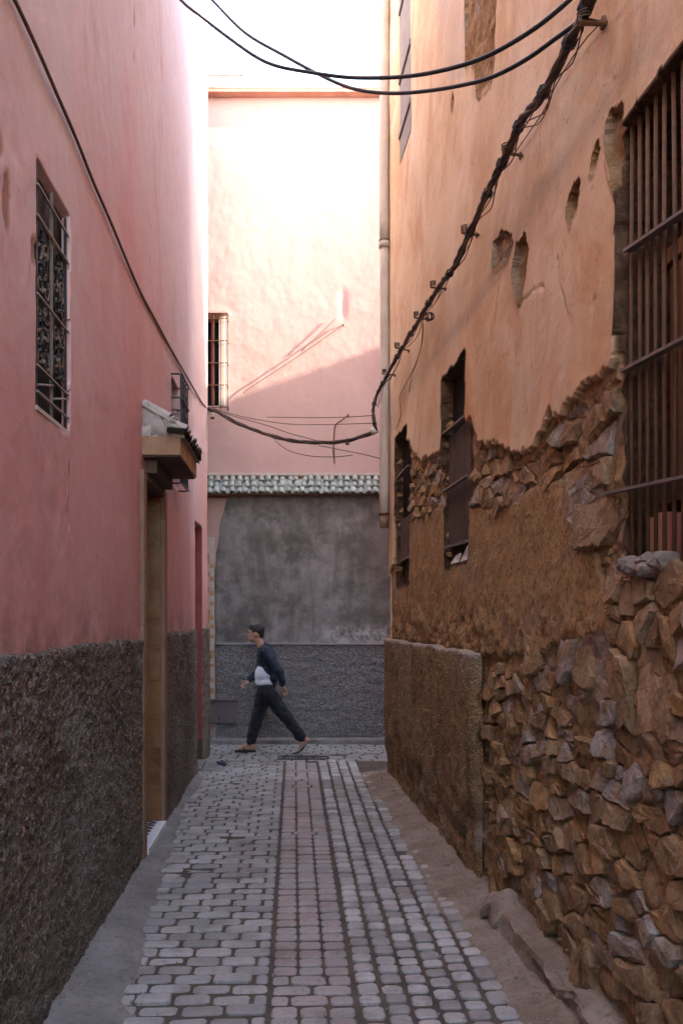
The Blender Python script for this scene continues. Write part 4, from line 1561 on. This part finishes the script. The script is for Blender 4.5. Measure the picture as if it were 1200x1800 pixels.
# loose corner stone at the end of the plinth
st_ = thing('foot_stone', 'large worn pale stone at the wall foot where the plinth begins', 'stone', RW.P(4.78, 0, .06))
mb = MB().ball(RW.P(4.80, .085, .03), .13, .16, .115, 3)
mb.v = [p + Vector((1, 1, 1)) * (.022 * math.sin(p.y * 31 + p.z * 23) * math.cos(p.x * 27) + random.uniform(-.006, .006)) for p in mb.v]
mb.obj('stone', EARTH, st_)

# drain pipe on the corner
pipe = thing('drainpipe', 'beige painted drainpipe running down the far corner of the ochre house', 'pipe', RW.P(9.28, 1.9, .055))
py_ = 9.28
zc = H + (HY - 432) / F * py_
ze = H + (HY - 905) / F * py_
def pp(z, k=0):
    b_ = RW.P(py_, z, .056)
    return b_ + Vector((.004 * math.sin(z * 1.7), 0, 0))
mb = MB().tube([pp(z) for z in np.linspace(ze, zc, 14)], .050, 14)
mb.obj('pipe', PIPE, pipe, True)
MB().tube([pp(z) for z in np.linspace(zc + .002, HR + .3, 12)], .053, 14).obj('pipe', PIPE, pipe, True)
MB().tube([pp(zc - .03), pp(zc + .04)], .061, 14).obj('collar', PIPE, pipe, True)
MB().tube([pp(zc + .042), pp(zc + .052)], .064, 14).obj('strap', RUST, pipe, True)
MB().tube([pp(ze - .14), pp(ze - .005)], .046, 14).obj('pipe_sleeve', JAMB, pipe, True)
MB().tube([pp(ze - .003), pp(ze + .02)], .058, 14).obj('strap', RUST, pipe, True)

# ================================================================== unseen houses, set for sun and sky light
corner = thing('corner_house', 'plain pink house closing the cross street on the right, out of the picture', 'house', (12.5, 10, 0))
hb = 5.46 + .354 * (12.0 - .53)  # unseen roof, height set to cast the slanting shadow on the facing wall
MB().box(12, 17, 2, EY + .25, 0, hb).obj('wall', FACING, corner)
MB().box(11.97, 17, 2, EY + .2, hb - .12, hb - .0).obj('parapet', FACING, corner)
back = thing('added_yard_house', 'unseen low house added round a yard behind the camera to let in sky light', 'house', (0, -11, 0))  # added unseen yard, kept low so sky light reaches the alley
MB().box(-8, 8, -14, -9.05, 0, 4.0).box(-8, -5, -9.04, -1.82, 0, 4.0).obj('wall', FACING, back)
MB().box(-8, 8, -9.2, -9.0, 4.003, 4.1).obj('parapet', FACING, back)

# ================================================================== CABLES
def px_line(pts, pa, pb):
    """measured points put onto the straight vertical plane between two plan points"""
    out = []
    for (px, py) in pts:
        k = (px - CX) / F
        dx, dy = pb[0] - pa[0], pb[1] - pa[1]
        y_ = (pa[0] - pa[1] * dx / dy) / (k - dx / dy)
        out.append(ray(px, py, y_))
    return out


def plan(W, u, d=0.0):
    q = W.P(u, 0, d)
    return (q.x, q.y)


pa, pb = plan(LW, 7.4), plan(RW, 3.75, .10)
o_ = MB().tube(spline(px_line([(283, -90), (330, -42), (373, 0), (430, 57), (500, 98), (555, 128), (600, 149), (640, 160), (690, 164), (740, 161), (800, 152), (860, 137), (920, 107), (970, 72), (1022, 34)], pa, pb), 5), .0105, 8).obj('overhead_cable', RUBBER, None, True)
tag(o_, 'lower black cable over the alley, joining the twisted bundle at its top bracket', 'cable', 'black cables slung across the alley')
pa, pb = plan(LW, 6.6), plan(RW, 3.55, .10)
o_ = MB().tube(spline(px_line([(268, -60), (318, 0), (352, 28), (400, 65), (450, 100), (490, 117), (550, 128), (600, 135), (640, 137), (690, 136), (740, 131), (800, 118), (850, 101), (900, 75), (950, 42), (1000, 0), (1050, -52)], pa, pb), 5), .0105, 8).obj('overhead_cable', RUBBER, None, True)
tag(o_, 'upper black cable over the alley, leaving the picture at the top right', 'cable', 'black cables slung across the alley')

# twisted bundle on brackets along the ochre house
bd = .13
bp = [(1085, -80), (1035, 0), (1018, 40), (985, 102), (950, 170), (915, 215), (890, 268), (870, 312), (850, 352), (824, 410), (798, 468), (768, 508), (742, 552), (718, 592), (700, 622), (680, 660), (664, 690)]
path = []
for i, (px, py) in enumerate(bp):
    y_ = (RW.a + RW.n.x * bd) / ((px - CX) / F - RW.b)
    y_ = min(y_, 9.1)
    path.append(ray(px, py, y_))
path += [ray(656, 718, 9.12), ray(658, 745, 9.13), ray(662, 757, 9.15)]
path = spline(path, 7)
bundle = thing('cable_bundle', 'twisted bundle of dark cables on iron pins running down the ochre wall', 'cables', path[60])


def strands(path, parent, n, R, r, turns, mat, name='strand', taper=None, seed=1):
    rd_ = random.Random(seed)
    L = [0]
    for a, b in zip(path[:-1], path[1:]):
        L.append(L[-1] + (b - a).length)
    for s_ in range(n):
        ph = 2 * math.pi * s_ / n
        pts = []
        for i, p in enumerate(path):
            t = (path[min(i + 1, len(path) - 1)] - path[max(i - 1, 0)]).normalized()
            a = Vector((0, 0, 1)).cross(t)
            a = a.normalized() if a.length > .05 else Vector((1, 0, 0))
            b = t.cross(a)
            an = ph + turns * 2 * math.pi * L[i] / L[-1] + .5 * math.sin(L[i] * 3.1 + s_)
            k = (taper(L[i] / L[-1]) if taper else 1)
            R2 = R * k * (.75 + .4 * math.sin(L[i] * 5.3 + s_ * 2.1))
            pts.append(p + (a * math.cos(an) + b * math.sin(an)) * R2)
        MB().tube(pts, r, 6).obj(name, mat, parent, True)


strands(path, bundle, 5, .0150, .0108, 13, STRAND, taper=lambda t: 1 - .35 * t)
rd_ = random.Random(5)
for s_ in range(3):                                  # slack loops beside the bundle
    pts = []
    for i in range(8, len(path) - 16, 4):
        p = path[i]
        pts.append(p + Vector((.01 + .03 * math.sin(i * .17 + s_ * 2), 0, -.035 - .03 * math.sin(i * .23 + s_))) * (1 if i % 3 else .35))
    MB().tube(spline(pts, 3), .0032, 5).obj('loose_wire', BROWNWIRE, bundle, True)
for k in range(0, len(path), 9):                     # binding ties
    p = path[k]
    t = (path[min(k + 1, len(path) - 1)] - path[max(k - 1, 0)]).normalized()
    MB().tube([p - t * .012, p + t * .012], .034 - .010 * k / len(path), 8).obj('tie', RUBBER, bundle)
for i, (px, py, ex, ey_, where) in enumerate(((1018, 40, 1060, 40, 'at the very top of the picture'), (884, 268, 915, 274, 'second from the top'), (812, 409, 838, 413, 'third from the top'),
                                  (757, 505, 783, 508, 'fourth from the top'), (728, 558, 751, 562, 'fifth from the top, with a hanging round knot'), (694, 611, 718, 617, 'second from the bottom, above the drainpipe bend'), (672, 657, 694, 660, 'lowest, beside the drainpipe'))):
    a, b = RW.at(ex, ey_)
    a = min(a, 9.2)
    root = RW.P(a, b, -.03)
    y_ = min((RW.a + RW.n.x * .16) / ((px - CX) / F - RW.b), 9.2)
    tip = ray(px, py, y_)
    br = thing('cable_bracket', 'iron pin under the twisted bundle, ' + where, 'bracket', RW.P(a, b, 0), 'iron pins under the twisted cable bundle')
    rr = .012 if i == 0 else .009 if i < 3 else .008
    dirv = (tip - root).normalized()
    MB().tube([root, tip], rr, 8).obj('pin', RUST, br)
    MB().tube([tip, tip + Vector((0, 0, .035 if i < 3 else .025))], rr * .7, 6).obj('hook', RUST, br)
    MB().tube([RW.P(a, b, -.01), RW.P(a, b, .008)], rr * 2.2, 8).obj('base_plate', RUST, br)
    mb = MB()
    for q in range(3):
        c0 = tip + Vector((0, 0, .02 + .012 * q)) - dirv * .03
        mb.tube([c0 + (dirv * math.cos(t) + Vector((-.3, .9, .2)) * math.sin(t)) * .034 for t in np.linspace(0, 2 * math.pi, 11)], .0035, 5)
    mb.obj('wire_wrap', STRAND, br, True)
    if i == 4:
        c0 = ray(755, 556, y_)
        mb = MB()
        for q in range(4):
            ax_ = Vector((math.cos(q), math.sin(q), .4)).normalized()
            bx_ = ax_.cross(Vector((0, 0, 1))).normalized()
            mb.tube([c0 + (ax_ * math.cos(t) + bx_.cross(ax_) * math.sin(t)) * .032 for t in np.linspace(0, 2 * math.pi, 11)], .006, 5)
        mb.obj('cable_knot', STRAND, br, True)

# thin wires straggling down the ochre wall
def wall_wire(W, pts, d, r, mat, label, group, name='thin_wire'):
    P_ = []
    for (px, py) in pts:
        a, b = W.at(px, py)
        P_.append(W.P(a, b, d))
    o_ = MB().tube(spline(P_, 5), r, 6).obj(name, mat, None, True)
    return tag(o_, label, 'wire', group)


wall_wire(RW, [(1062, 40), (1030, 75), (990, 135), (960, 195), (940, 225), (905, 275)], .015, .003, BROWNWIRE, 'thin brown wire lying on the ochre wall just right of the upper twisted bundle', 'thin wires on the ochre wall')
wall_wire(RW, [(745, 565), (742, 610), (728, 650), (712, 680), (704, 700), (706, 730), (697, 755)], .012, .004, BROWNWIRE, 'thin wavy wire dropping from the cable pins to the farthest window', 'thin wires on the ochre wall')
wall_wire(RW, [(748, 570), (746, 600), (738, 630), (728, 660), (722, 690)], .02, .003, BROWNWIRE, 'short straight wire hanging left of the narrow barred window head', 'thin wires on the ochre wall')
wall_wire(RW, [(710, 618), (704, 640), (696, 656), (690, 668)], .03, .003, BROWNWIRE, 'short slack wire between the two lowest cable pins', 'thin wires on the ochre wall')

# rusty cable sloping down the pink wall
wall_wire(LW, [(-20, -75), (20, 0), (60, 85), (95, 165), (130, 245), (160, 320), (190, 388), (216, 450), (242, 510), (270, 562), (297, 612), (325, 660), (350, 703), (360, 716)], .014, .0085, BROWNWIRE, 'brown cable sloping down the whole pink wall to the corner insulator', 'cables on the pink wall', 'wall_cable')
wall_wire(LW, [(243, 512), (262, 552), (283, 590), (303, 625), (325, 668), (345, 700)], .008, .0035, simple('pink_painted_wire', (.40, .18, .15), (.48, .26, .22), 12), 'thin pink painted wire under the brown cable on the pink wall', 'cables on the pink wall', 'wall_cable')

# insulator at the corner
ins_at = ray(370, 724, 10.84)
ins = thing('insulator', 'pale porcelain cable anchor fixed at the far corner of the pink house', 'insulator', ins_at)
c0 = ins_at
mb = MB()
mb.tube([c0 + Vector((-.09, -.03, .0)), c0 + Vector((.02, -.02, .01))], .010, 8)
mb.obj('arm', RUST, ins)
for k in range(3):
    MB().tube([c0 + Vector((-.06 + k * .035, -.02, .01)), c0 + Vector((-.04 + k * .035, -.02, .01))], [.032, .024], 12).obj('disc', CERAMIC, ins, True)
MB().tube([c0 + Vector((.03, -.02, .03)), c0 + Vector((.03, -.02, -.07))], .022, 10).obj('cup', CERAMIC, ins, True)
MB().tube([c0 + Vector((.03, -.02, -.072)), c0 + Vector((.03, -.02, -.095))], .026, 10).obj('cap', RUST, ins, True)

# bundle slung across to the drainpipe
pa, pb = (c0.x, c0.y - .05), (RW.P(9.15, 0, .13).x, 9.15)
sp_ = spline(px_line([(364, 719), (380, 723), (400, 735), (430, 750), (480, 767), (520, 775), (560, 777), (600, 776), (630, 769), (662, 757)], pa, pb), 6)
sl = thing('slung_cables', 'thick bundle of dark cables sagging across the alley from the corner anchor to the drainpipe', 'cables', sp_[30])
strands(sp_, sl, 4, .016, .0115, 3.2, STRAND)
cl = ray(660, 757, 9.17)
MB().tube([cl + Vector((-.05, 0, -.005)), cl + Vector((.03, 0, .01))], .035, 10).obj('clamp', CERAMIC, sl, True)
cl = ray(610, 780, 9.4)
MB().tube([cl + Vector((0, 0, .02)), cl + Vector((.004, 0, -.012))], .02, 8).obj('drop_clamp', RUST, sl, True)
MB().tube([cl + Vector((0, 0, .06)), cl + Vector((0, 0, .015))], .005, 6).obj('hanger', RUST, sl, True)
for pts, lab in (([(382, 721), (430, 733), (480, 742), (520, 746), (580, 746), (655, 744)], 'upper thin wire sagging slightly above the slung cable bundle'),
                 ([(378, 722), (420, 734), (470, 748), (510, 762), (540, 770), (560, 776)], 'thin wire that drops from the corner anchor into the slung cable bundle'),
                 ([(478, 767), (492, 782), (515, 795), (550, 802), (590, 803), (620, 800)], 'slack loop of thin wire hanging below the slung cable bundle'),
                 ([(560, 783), (600, 791), (640, 799), (668, 806)], 'straight thin wire running right below the slung cable bundle'),
                 ([(470, 733), (560, 734), (610, 733), (658, 730)], 'level thin wire, topmost of those around the slung cable bundle')):
    o_ = MB().tube(spline(px_line(pts, (pa[0], pa[1] + .1), (pb[0], pb[1] + .08)), 5), .0042, 6).obj('thin_wire', STRAND, None, True)
    tag(o_, lab, 'wire', 'thin wires slung across the alley')

# bent stay pipe and hook with wires drawn for wire shadows on the facing house
P_ = [EW.P(*EW.at(612, 732), -.02), EW.P(*EW.at(611, 733), .10), EW.P(*EW.at(600, 739, .16), .16), EW.P(*EW.at(590, 747, .16), .16), EW.P(*EW.at(587, 765, .15), .15), EW.P(*EW.at(586, 800, .14), .14)]
bent = thing('bent_bracket', 'bent rusty bracket with a hanging stem on the shaded part of the facing wall', 'bracket', EW.P(*EW.at(610, 735), 0))
MB().tube(spline(P_, 4), .011, 8).obj('pipe', BROWNWIRE, bent, True)
MB().ball(EW.P(*EW.at(611, 732), .07), .02).obj('knob', RUST, bent, True)
MB().tube([EW.P(*EW.at(586, 790, .14), .14), EW.P(*EW.at(588, 816, .12), .12)], [.016, .006], 8).obj('stem_tip', RUST, bent, True)
hk = thing('shadow_wires', 'hook and thin brown wires standing in for wire shadows on the sunlit facing wall', 'hook', EW.P(*EW.at(604, 572), 0))
MB().tube([EW.P(*EW.at(605, 571), -.03), EW.P(*EW.at(603, 572), .03)], .012, 8).obj('hook', BROWNWIRE, hk)
for pts in ([(603, 572), (560, 602), (500, 643), (440, 682), (428, 692)], [(590, 560), (575, 575), (552, 597), (530, 618)]):
    MB().tube(spline([EW.P(*EW.at(*q), .022) for q in pts], 5), .005, 6).obj('wire', BROWNWIRE, hk, True)

# ================================================================== small things on the ground
cab = thing('utility_cabinet', 'low grey two-door metal cabinet on the facing wall under the mosaic strip', 'cabinet', (-1.65, EY - .1, .27))
x0, z0 = EW.at(352, 1272, .1)
x1, z1 = EW.at(417, 1232, .1)
MB().box(x0, x1, EY - .09, EY, z0, z1).obj('body', CABINET, cab)
xm = EW.at(384, 0, .1)[0]
for (a, b) in ((x0 + .012, xm - .003), (xm + .003, x1 - .012)):
    MB().box(a, b, EY - .102, EY - .0905, z0 + .012, z1 - .012).obj('door', CABINET, cab)
MB().ball(Vector((xm + .01, EY - .108, z0 + .06)), .014).obj('knob', BLACKIRON, cab, True)
MB().box(x0 - .03, x1 + .02, EY - .115, EY, z1 + .002, z1 + .02).obj('lid', CABINET, cab)

gr = thing('drain_grate', 'dark iron drain grate set in the paving before the grey wall', 'drain', (-.47, 10.55, 0))
x0, x1, y0, y1 = -.785, -.16, 10.42, 10.66
mb = MB()
for (a, b, c_, d_) in ((x0, x1, y0, y0 + .02), (x0, x1, y1 - .02, y1), (x0, x0 + .02, y0 + .021, y1 - .021), (x1 - .02, x1, y0 + .021, y1 - .021)):
    mb.box(a, b, c_, d_, -.01, .012)
mb.obj('frame', IRONGRATE, gr)
k = x0 + .045
while k < x1 - .04:
    MB().box(k, k + .018, y0 + .021, y1 - .021, -.008, .010).obj('bar', IRONGRATE, gr)
    k += .04
MB().box(x0 + .021, x1 - .021, y0 + .021, y1 - .021, -.03, -.0125 + .004).obj('pit', BLACKIRON, gr)

bag = MB().ball(Vector((-1.40, 10.02, .022)), .065, .05, .034, 2)
bag.v = [p + Vector((random.gauss(0, .006), random.gauss(0, .006), random.gauss(0, .006))) for p in bag.v]
o_ = bag.obj('crumpled_bag', BLUEBAG)
tag(o_, 'small crumpled dark blue bag on the paving by the far left corner', 'litter')
kb = MB().hexa([(-1.60, 9.62, -.01), (-1.28, 9.66, -.01), (-1.42, 10.2, -.01), (-1.62, 10.25, -.01), (-1.60, 9.64, .03), (-1.33, 9.68, .012), (-1.45, 10.15, .012), (-1.62, 10.22, .05)])
tag(kb.obj('cement_apron', GUTTER), kind='structure')

grit = MB()
rd = random.Random(77)
for _ in range(2600):
    y_ = 2.6 + 7 * rd.random() ** 1.6
    side = rd.random()
    if side < .55:
        e = right_edge(y_)
        w_ = RW.a + RW.b * y_ - .05
        t_ = rd.random() ** .8
        x_ = e - .12 + (w_ - e + .10) * t_
        z_ = -.006 + .024 * min(max(x_ - e + .05, 0) / .1, 1) + .045 * max(0, (x_ - e) / max(w_ - e, .05)) ** 1.5
    elif side < .85:
        e = left_edge(y_)
        w_ = LW.a + LW.b * y_ + .05
        x_ = w_ + (e - w_ + .1) * rd.random()
        z_ = -.004 + .055 * max(0, (e - x_) / max(e - w_, .05))
    else:
        x_ = rd.uniform(left_edge(y_), right_edge(y_))
        z_ = -.002
    s_ = rd.uniform(.003, .009) * (2.2 if rd.random() < .06 else 1)
    c0 = Vector((x_, y_, z_))
    ax_ = [Vector((rd.uniform(-1, 1), rd.uniform(-1, 1), rd.uniform(-.4, .4))).normalized() * s_ * rd.uniform(.7, 1.3) for _k in range(3)]
    vs = [c0 + ax_[0], c0 - ax_[0], c0 + ax_[1], c0 - ax_[1], c0 + Vector((0, 0, s_ * .8)), c0 - Vector((0, 0, s_ * .6))]
    grit.add(vs, [(0, 2, 4), (2, 1, 4), (1, 3, 4), (3, 0, 4), (2, 0, 5), (1, 2, 5), (3, 1, 5), (0, 3, 5)])
tag(grit.obj('gravel', simple('grit', (.20, .15, .11), (.42, .36, .31), 60, .9, .4)), 'loose grit and plaster crumbs along both edges of the paving', 'gravel', kind='stuff')

# ================================================================== PERSON
def remesh(o, vox, smooth=4, f=.5):
    r_ = o.modifiers.new('remesh', 'REMESH')
    r_.mode = 'VOXEL'
    r_.voxel_size = vox
    r_.use_smooth_shade = True
    s_ = o.modifiers.new('smooth', 'SMOOTH')
    s_.iterations = smooth
    s_.factor = f


YP = 10.92
def Pm(px, py, dy=0.0):
    v = ray(px, py, YP)
    v.y += dy
    return v


SKIN = simple('skin', (.36, .19, .13), (.42, .235, .17), 20, .6, .1)
HAIR = simple('black_hair', (.012, .010, .010), (.025, .020, .018), 60, .6, .8, 120, .006)
JACKET = simple('navy_jacket', (.018, .022, .036), (.030, .035, .052), 12, .85, .4, 40, .01)
TROUSER = simple('black_trousers', (.013, .013, .018), (.022, .021, .028), 12, .85, .4, 30, .012)
SHIRT = simple('white_shirt', (.62, .61, .68), (.72, .71, .78), 12, .85, .4, 30, .01)
SANDAL = simple('dark_sandal', (.012, .012, .016), (.03, .028, .03), 20, .6)
person = thing('person', 'person in navy jacket, white shirt and black trousers striding left past grey wall', 'person', (-1.0, YP, 0))
hd = Pm(449, 1114)
neck, chest, belly, hip = Pm(462, 1137), Pm(467, 1158), Pm(468, 1184), Pm(468, 1210)
shL, shR = Pm(470, 1147, -.18), Pm(464, 1147, .18)
elL, haL = Pm(492, 1176, -.25), Pm(499, 1202, -.21)
elR, haR = Pm(455, 1180, .22), Pm(436, 1198, .16)
hipL, hipR = Pm(468, 1212, -.085), Pm(466, 1212, .085)
knF, anF = Pm(451, 1262, .09), Pm(439, 1308, .09)     # leading leg is the right one
knB, anB = Pm(503, 1258, -.09), Pm(533, 1298, -.09)
b = MB()
tilt = Matrix.Rotation(-.30, 3, 'Y').to_quaternion()
b.ball(hd + Vector((.012, 0, .018)), .092, .074, .098, 3, tilt)           # skull
b.ball(hd + Vector((-.030, 0, -.045)), .058, .052, .062, 3)               # jaw
b.ball(hd + Vector((-.062, 0, -.075)), .026, .030, .022, 2)               # chin
b.bone(hd + Vector((-.080, 0, .022)), hd + Vector((-.103, 0, -.018)), .010, .015)   # nose
b.ball(hd + Vector((-.078, 0, .035)), .018, .050, .012, 2)                # brow
b.ball(hd + Vector((-.082, 0, -.048)), .012, .024, .009, 2)               # lips
for s_ in (-1, 1):
    b.ball(hd + Vector((.012, s_ * .074, -.008)), .022, .010, .034, 2)    # ears
    b.ball(hd + Vector((-.060, s_ * .034, -.014)), .022, .018, .020, 2)   # cheeks
b.bone(neck + Vector((.01, 0, -.03)), hd + Vector((.01, 0, -.04)), .056, .052)
b.ball(chest, .095, .155, .14, 3)
b.ball(belly, .088, .135, .13, 3)
b.ball(hip, .096, .145, .10, 3)
for (s1, e1, h1) in ((shL, elL, haL), (shR, elR, haR)):
    b.bone(neck + (s1 - neck) * .5, s1, .055, .055)
    b.bone(s1, e1, .050, .038)
    b.bone(e1, h1, .037, .025)
    dv_ = (h1 - e1).normalized()
    pm = h1 + dv_ * .045
    sd_ = dv_.cross(Vector((0, 1, 0))).normalized()
    b.ball(pm, .040, .020, .044, 2, dv_.to_track_quat('Z', 'Y'))
    for q, (off, ln) in enumerate(((-.027, .062), (-.009, .072), (.009, .068), (.026, .054))):
        k0 = pm + sd_ * off + dv_ * .030
        k1 = k0 + dv_ * ln * .5 + sd_.cross(dv_) * .006
        k2 = k1 + (dv_ * .75 - sd_.cross(dv_) * .45).normalized() * ln * .5
        b.bone(k0, k1, .0095, .0085, 1)
        b.bone(k1, k2, .0085, .0075, 1)
    t0 = pm - sd_ * .03 - dv_ * .005
    b.bone(t0, t0 - sd_ * .026 + dv_ * .028, .0105, .009, 1)
    b.bone(t0 - sd_ * .026 + dv_ * .028, t0 - sd_ * .03 + dv_ * .055, .009, .008, 1)
for (h1, k1, a1) in ((hipR, knF, anF), (hipL, knB, anB)):
    b.bone(h1, k1, .085, .056)
    b.bone(k1, a1, .056, .036)
folds = bpy.data.textures.new('cloth_folds', 'CLOUDS')
folds.noise_scale = .075
folds.noise_depth = 2


def crease(o, k):
    d_ = o.modifiers.new('folds', 'DISPLACE')
    d_.texture = folds
    d_.texture_coords = 'GLOBAL'
    d_.strength = k
    d_.mid_level = .5


# feet: the leading one flat, the trailing one on its toes
def foot(ankle, heel, ball_, toe):
    b.bone(ankle, heel, .036, .034)
    b.bone(heel, ball_, .033, .036)
    b.bone(ankle, ball_, .032, .030)
    for q in range(5):
        s_ = (q - 2) * .016
        b.bone(ball_ + Vector((0, s_, -.004)), toe + Vector((.004 * abs(q - 1), s_, 0)), .013, .010, 1)


fA = anF
foot(fA, Vector((fA.x + .035, fA.y, .055)), Vector((fA.x - .115, fA.y, .050)), Vector((fA.x - .175, fA.y, .038)))
rA = anB
foot(rA, rA + Vector((.055, 0, -.005)), Vector((rA.x - .03, rA.y, .072)), Vector((rA.x - .075, rA.y, .038)))
body = b.obj('body', SKIN, person, True)
remesh(body, .0075, 3)
for s_ in (-1, 1):
    MB().ball(hd + Vector((-.074, s_ * .030, .012)), .011).obj('eye', HAIR, person, True)
mb = MB()
mb.ball(hd + Vector((.022, 0, .040)), .098, .080, .086, 3, tilt)
mb.ball(hd + Vector((.062, 0, .0)), .052, .066, .070, 2)
mb.ball(hd + Vector((-.035, 0, .088)), .055, .060, .030, 2)
hr = mb.obj('hair', HAIR, person, True)
remesh(hr, .009, 1)
crease(hr, .025)
mb = MB()
mb.ball(chest + Vector((.012, 0, .012)), .125, .185, .155, 3)
mb.ball(belly + Vector((.045, 0, .055)), .112, .176, .11, 3)
mb.ball(belly + Vector((.085, 0, -.045)), .062, .150, .11, 3)
mb.bone(neck + Vector((.012, 0, -.015)), neck + Vector((.014, 0, -.05)), .072, .085)
for (s1, e1, h1) in ((shL, elL, haL), (shR, elR, haR)):
    mb.bone(neck + (s1 - neck) * .4 + Vector((0, 0, -.02)), s1, .075, .076)
    mb.bone(s1, e1, .076, .060)
    mb.bone(e1, h1.lerp(e1, .12), .060, .044)
jk = mb.obj('jacket', JACKET, person, True)
remesh(jk, .011, 4)
crease(jk, .040)
mb = MB()
mb.ball(belly + Vector((-.022, 0, -.015)), .124, .168, .135, 3)
mb.ball(hip + Vector((-.010, 0, .080)), .128, .174, .070, 3)
sh_ = mb.obj('shirt', SHIRT, person, True)
remesh(sh_, .011, 4)
crease(sh_, .03)
mb = MB()
mb.ball(hip + Vector((.0, 0, .01)), .116, .168, .11, 3)
for (h1, k1, a1) in ((hipR, knF, anF), (hipL, knB, anB)):
    mb.bone(h1, k1, .108, .080)
    mb.bone(k1, a1.lerp(k1, .08), .080, .064)
tr = mb.obj('trousers', TROUSER, person, True)
remesh(tr, .011, 4)
crease(tr, .045)


def sandal(heel, ball_, toe, up):
    mb_ = MB()
    w_ = (.036, .046, .030)
    L_ = [Vector(heel), Vector(ball_), Vector(toe)]
    vs = []
    for t in (0, -.016):
        for p_, ww in zip(L_, w_):
            vs += [p_ + up * t + Vector((0, -ww, 0)), p_ + up * t + Vector((0, ww, 0))]
    mb_.add(vs, [(0, 1, 3, 2), (2, 3, 5, 4), (8, 9, 7, 6), (10, 11, 9, 8), (0, 2, 8, 6), (2, 4, 10, 8), (1, 7, 9, 3), (3, 9, 11, 5), (0, 6, 7, 1), (4, 5, 11, 10)])
    so = mb_.obj('sandal', SANDAL, person)
    q_ = L_[1].lerp(L_[0], .15)
    MB().tube([q_ + Vector((0, .045 * math.cos(a), 0)) + up * (.052 * math.sin(a)) for a in np.linspace(0, math.pi, 9)], .011, 6).obj('strap', SANDAL, so, True)


sandal((fA.x + .07, fA.y, .020), (fA.x - .11, fA.y, .020), (fA.x - .20, fA.y, .022), Vector((0, 0, 1)))
sandal(rA + Vector((.085, 0, -.015)), (rA.x - .045, rA.y, .034), (rA.x - .11, rA.y, .020), Vector((.55, 0, .83)).normalized())
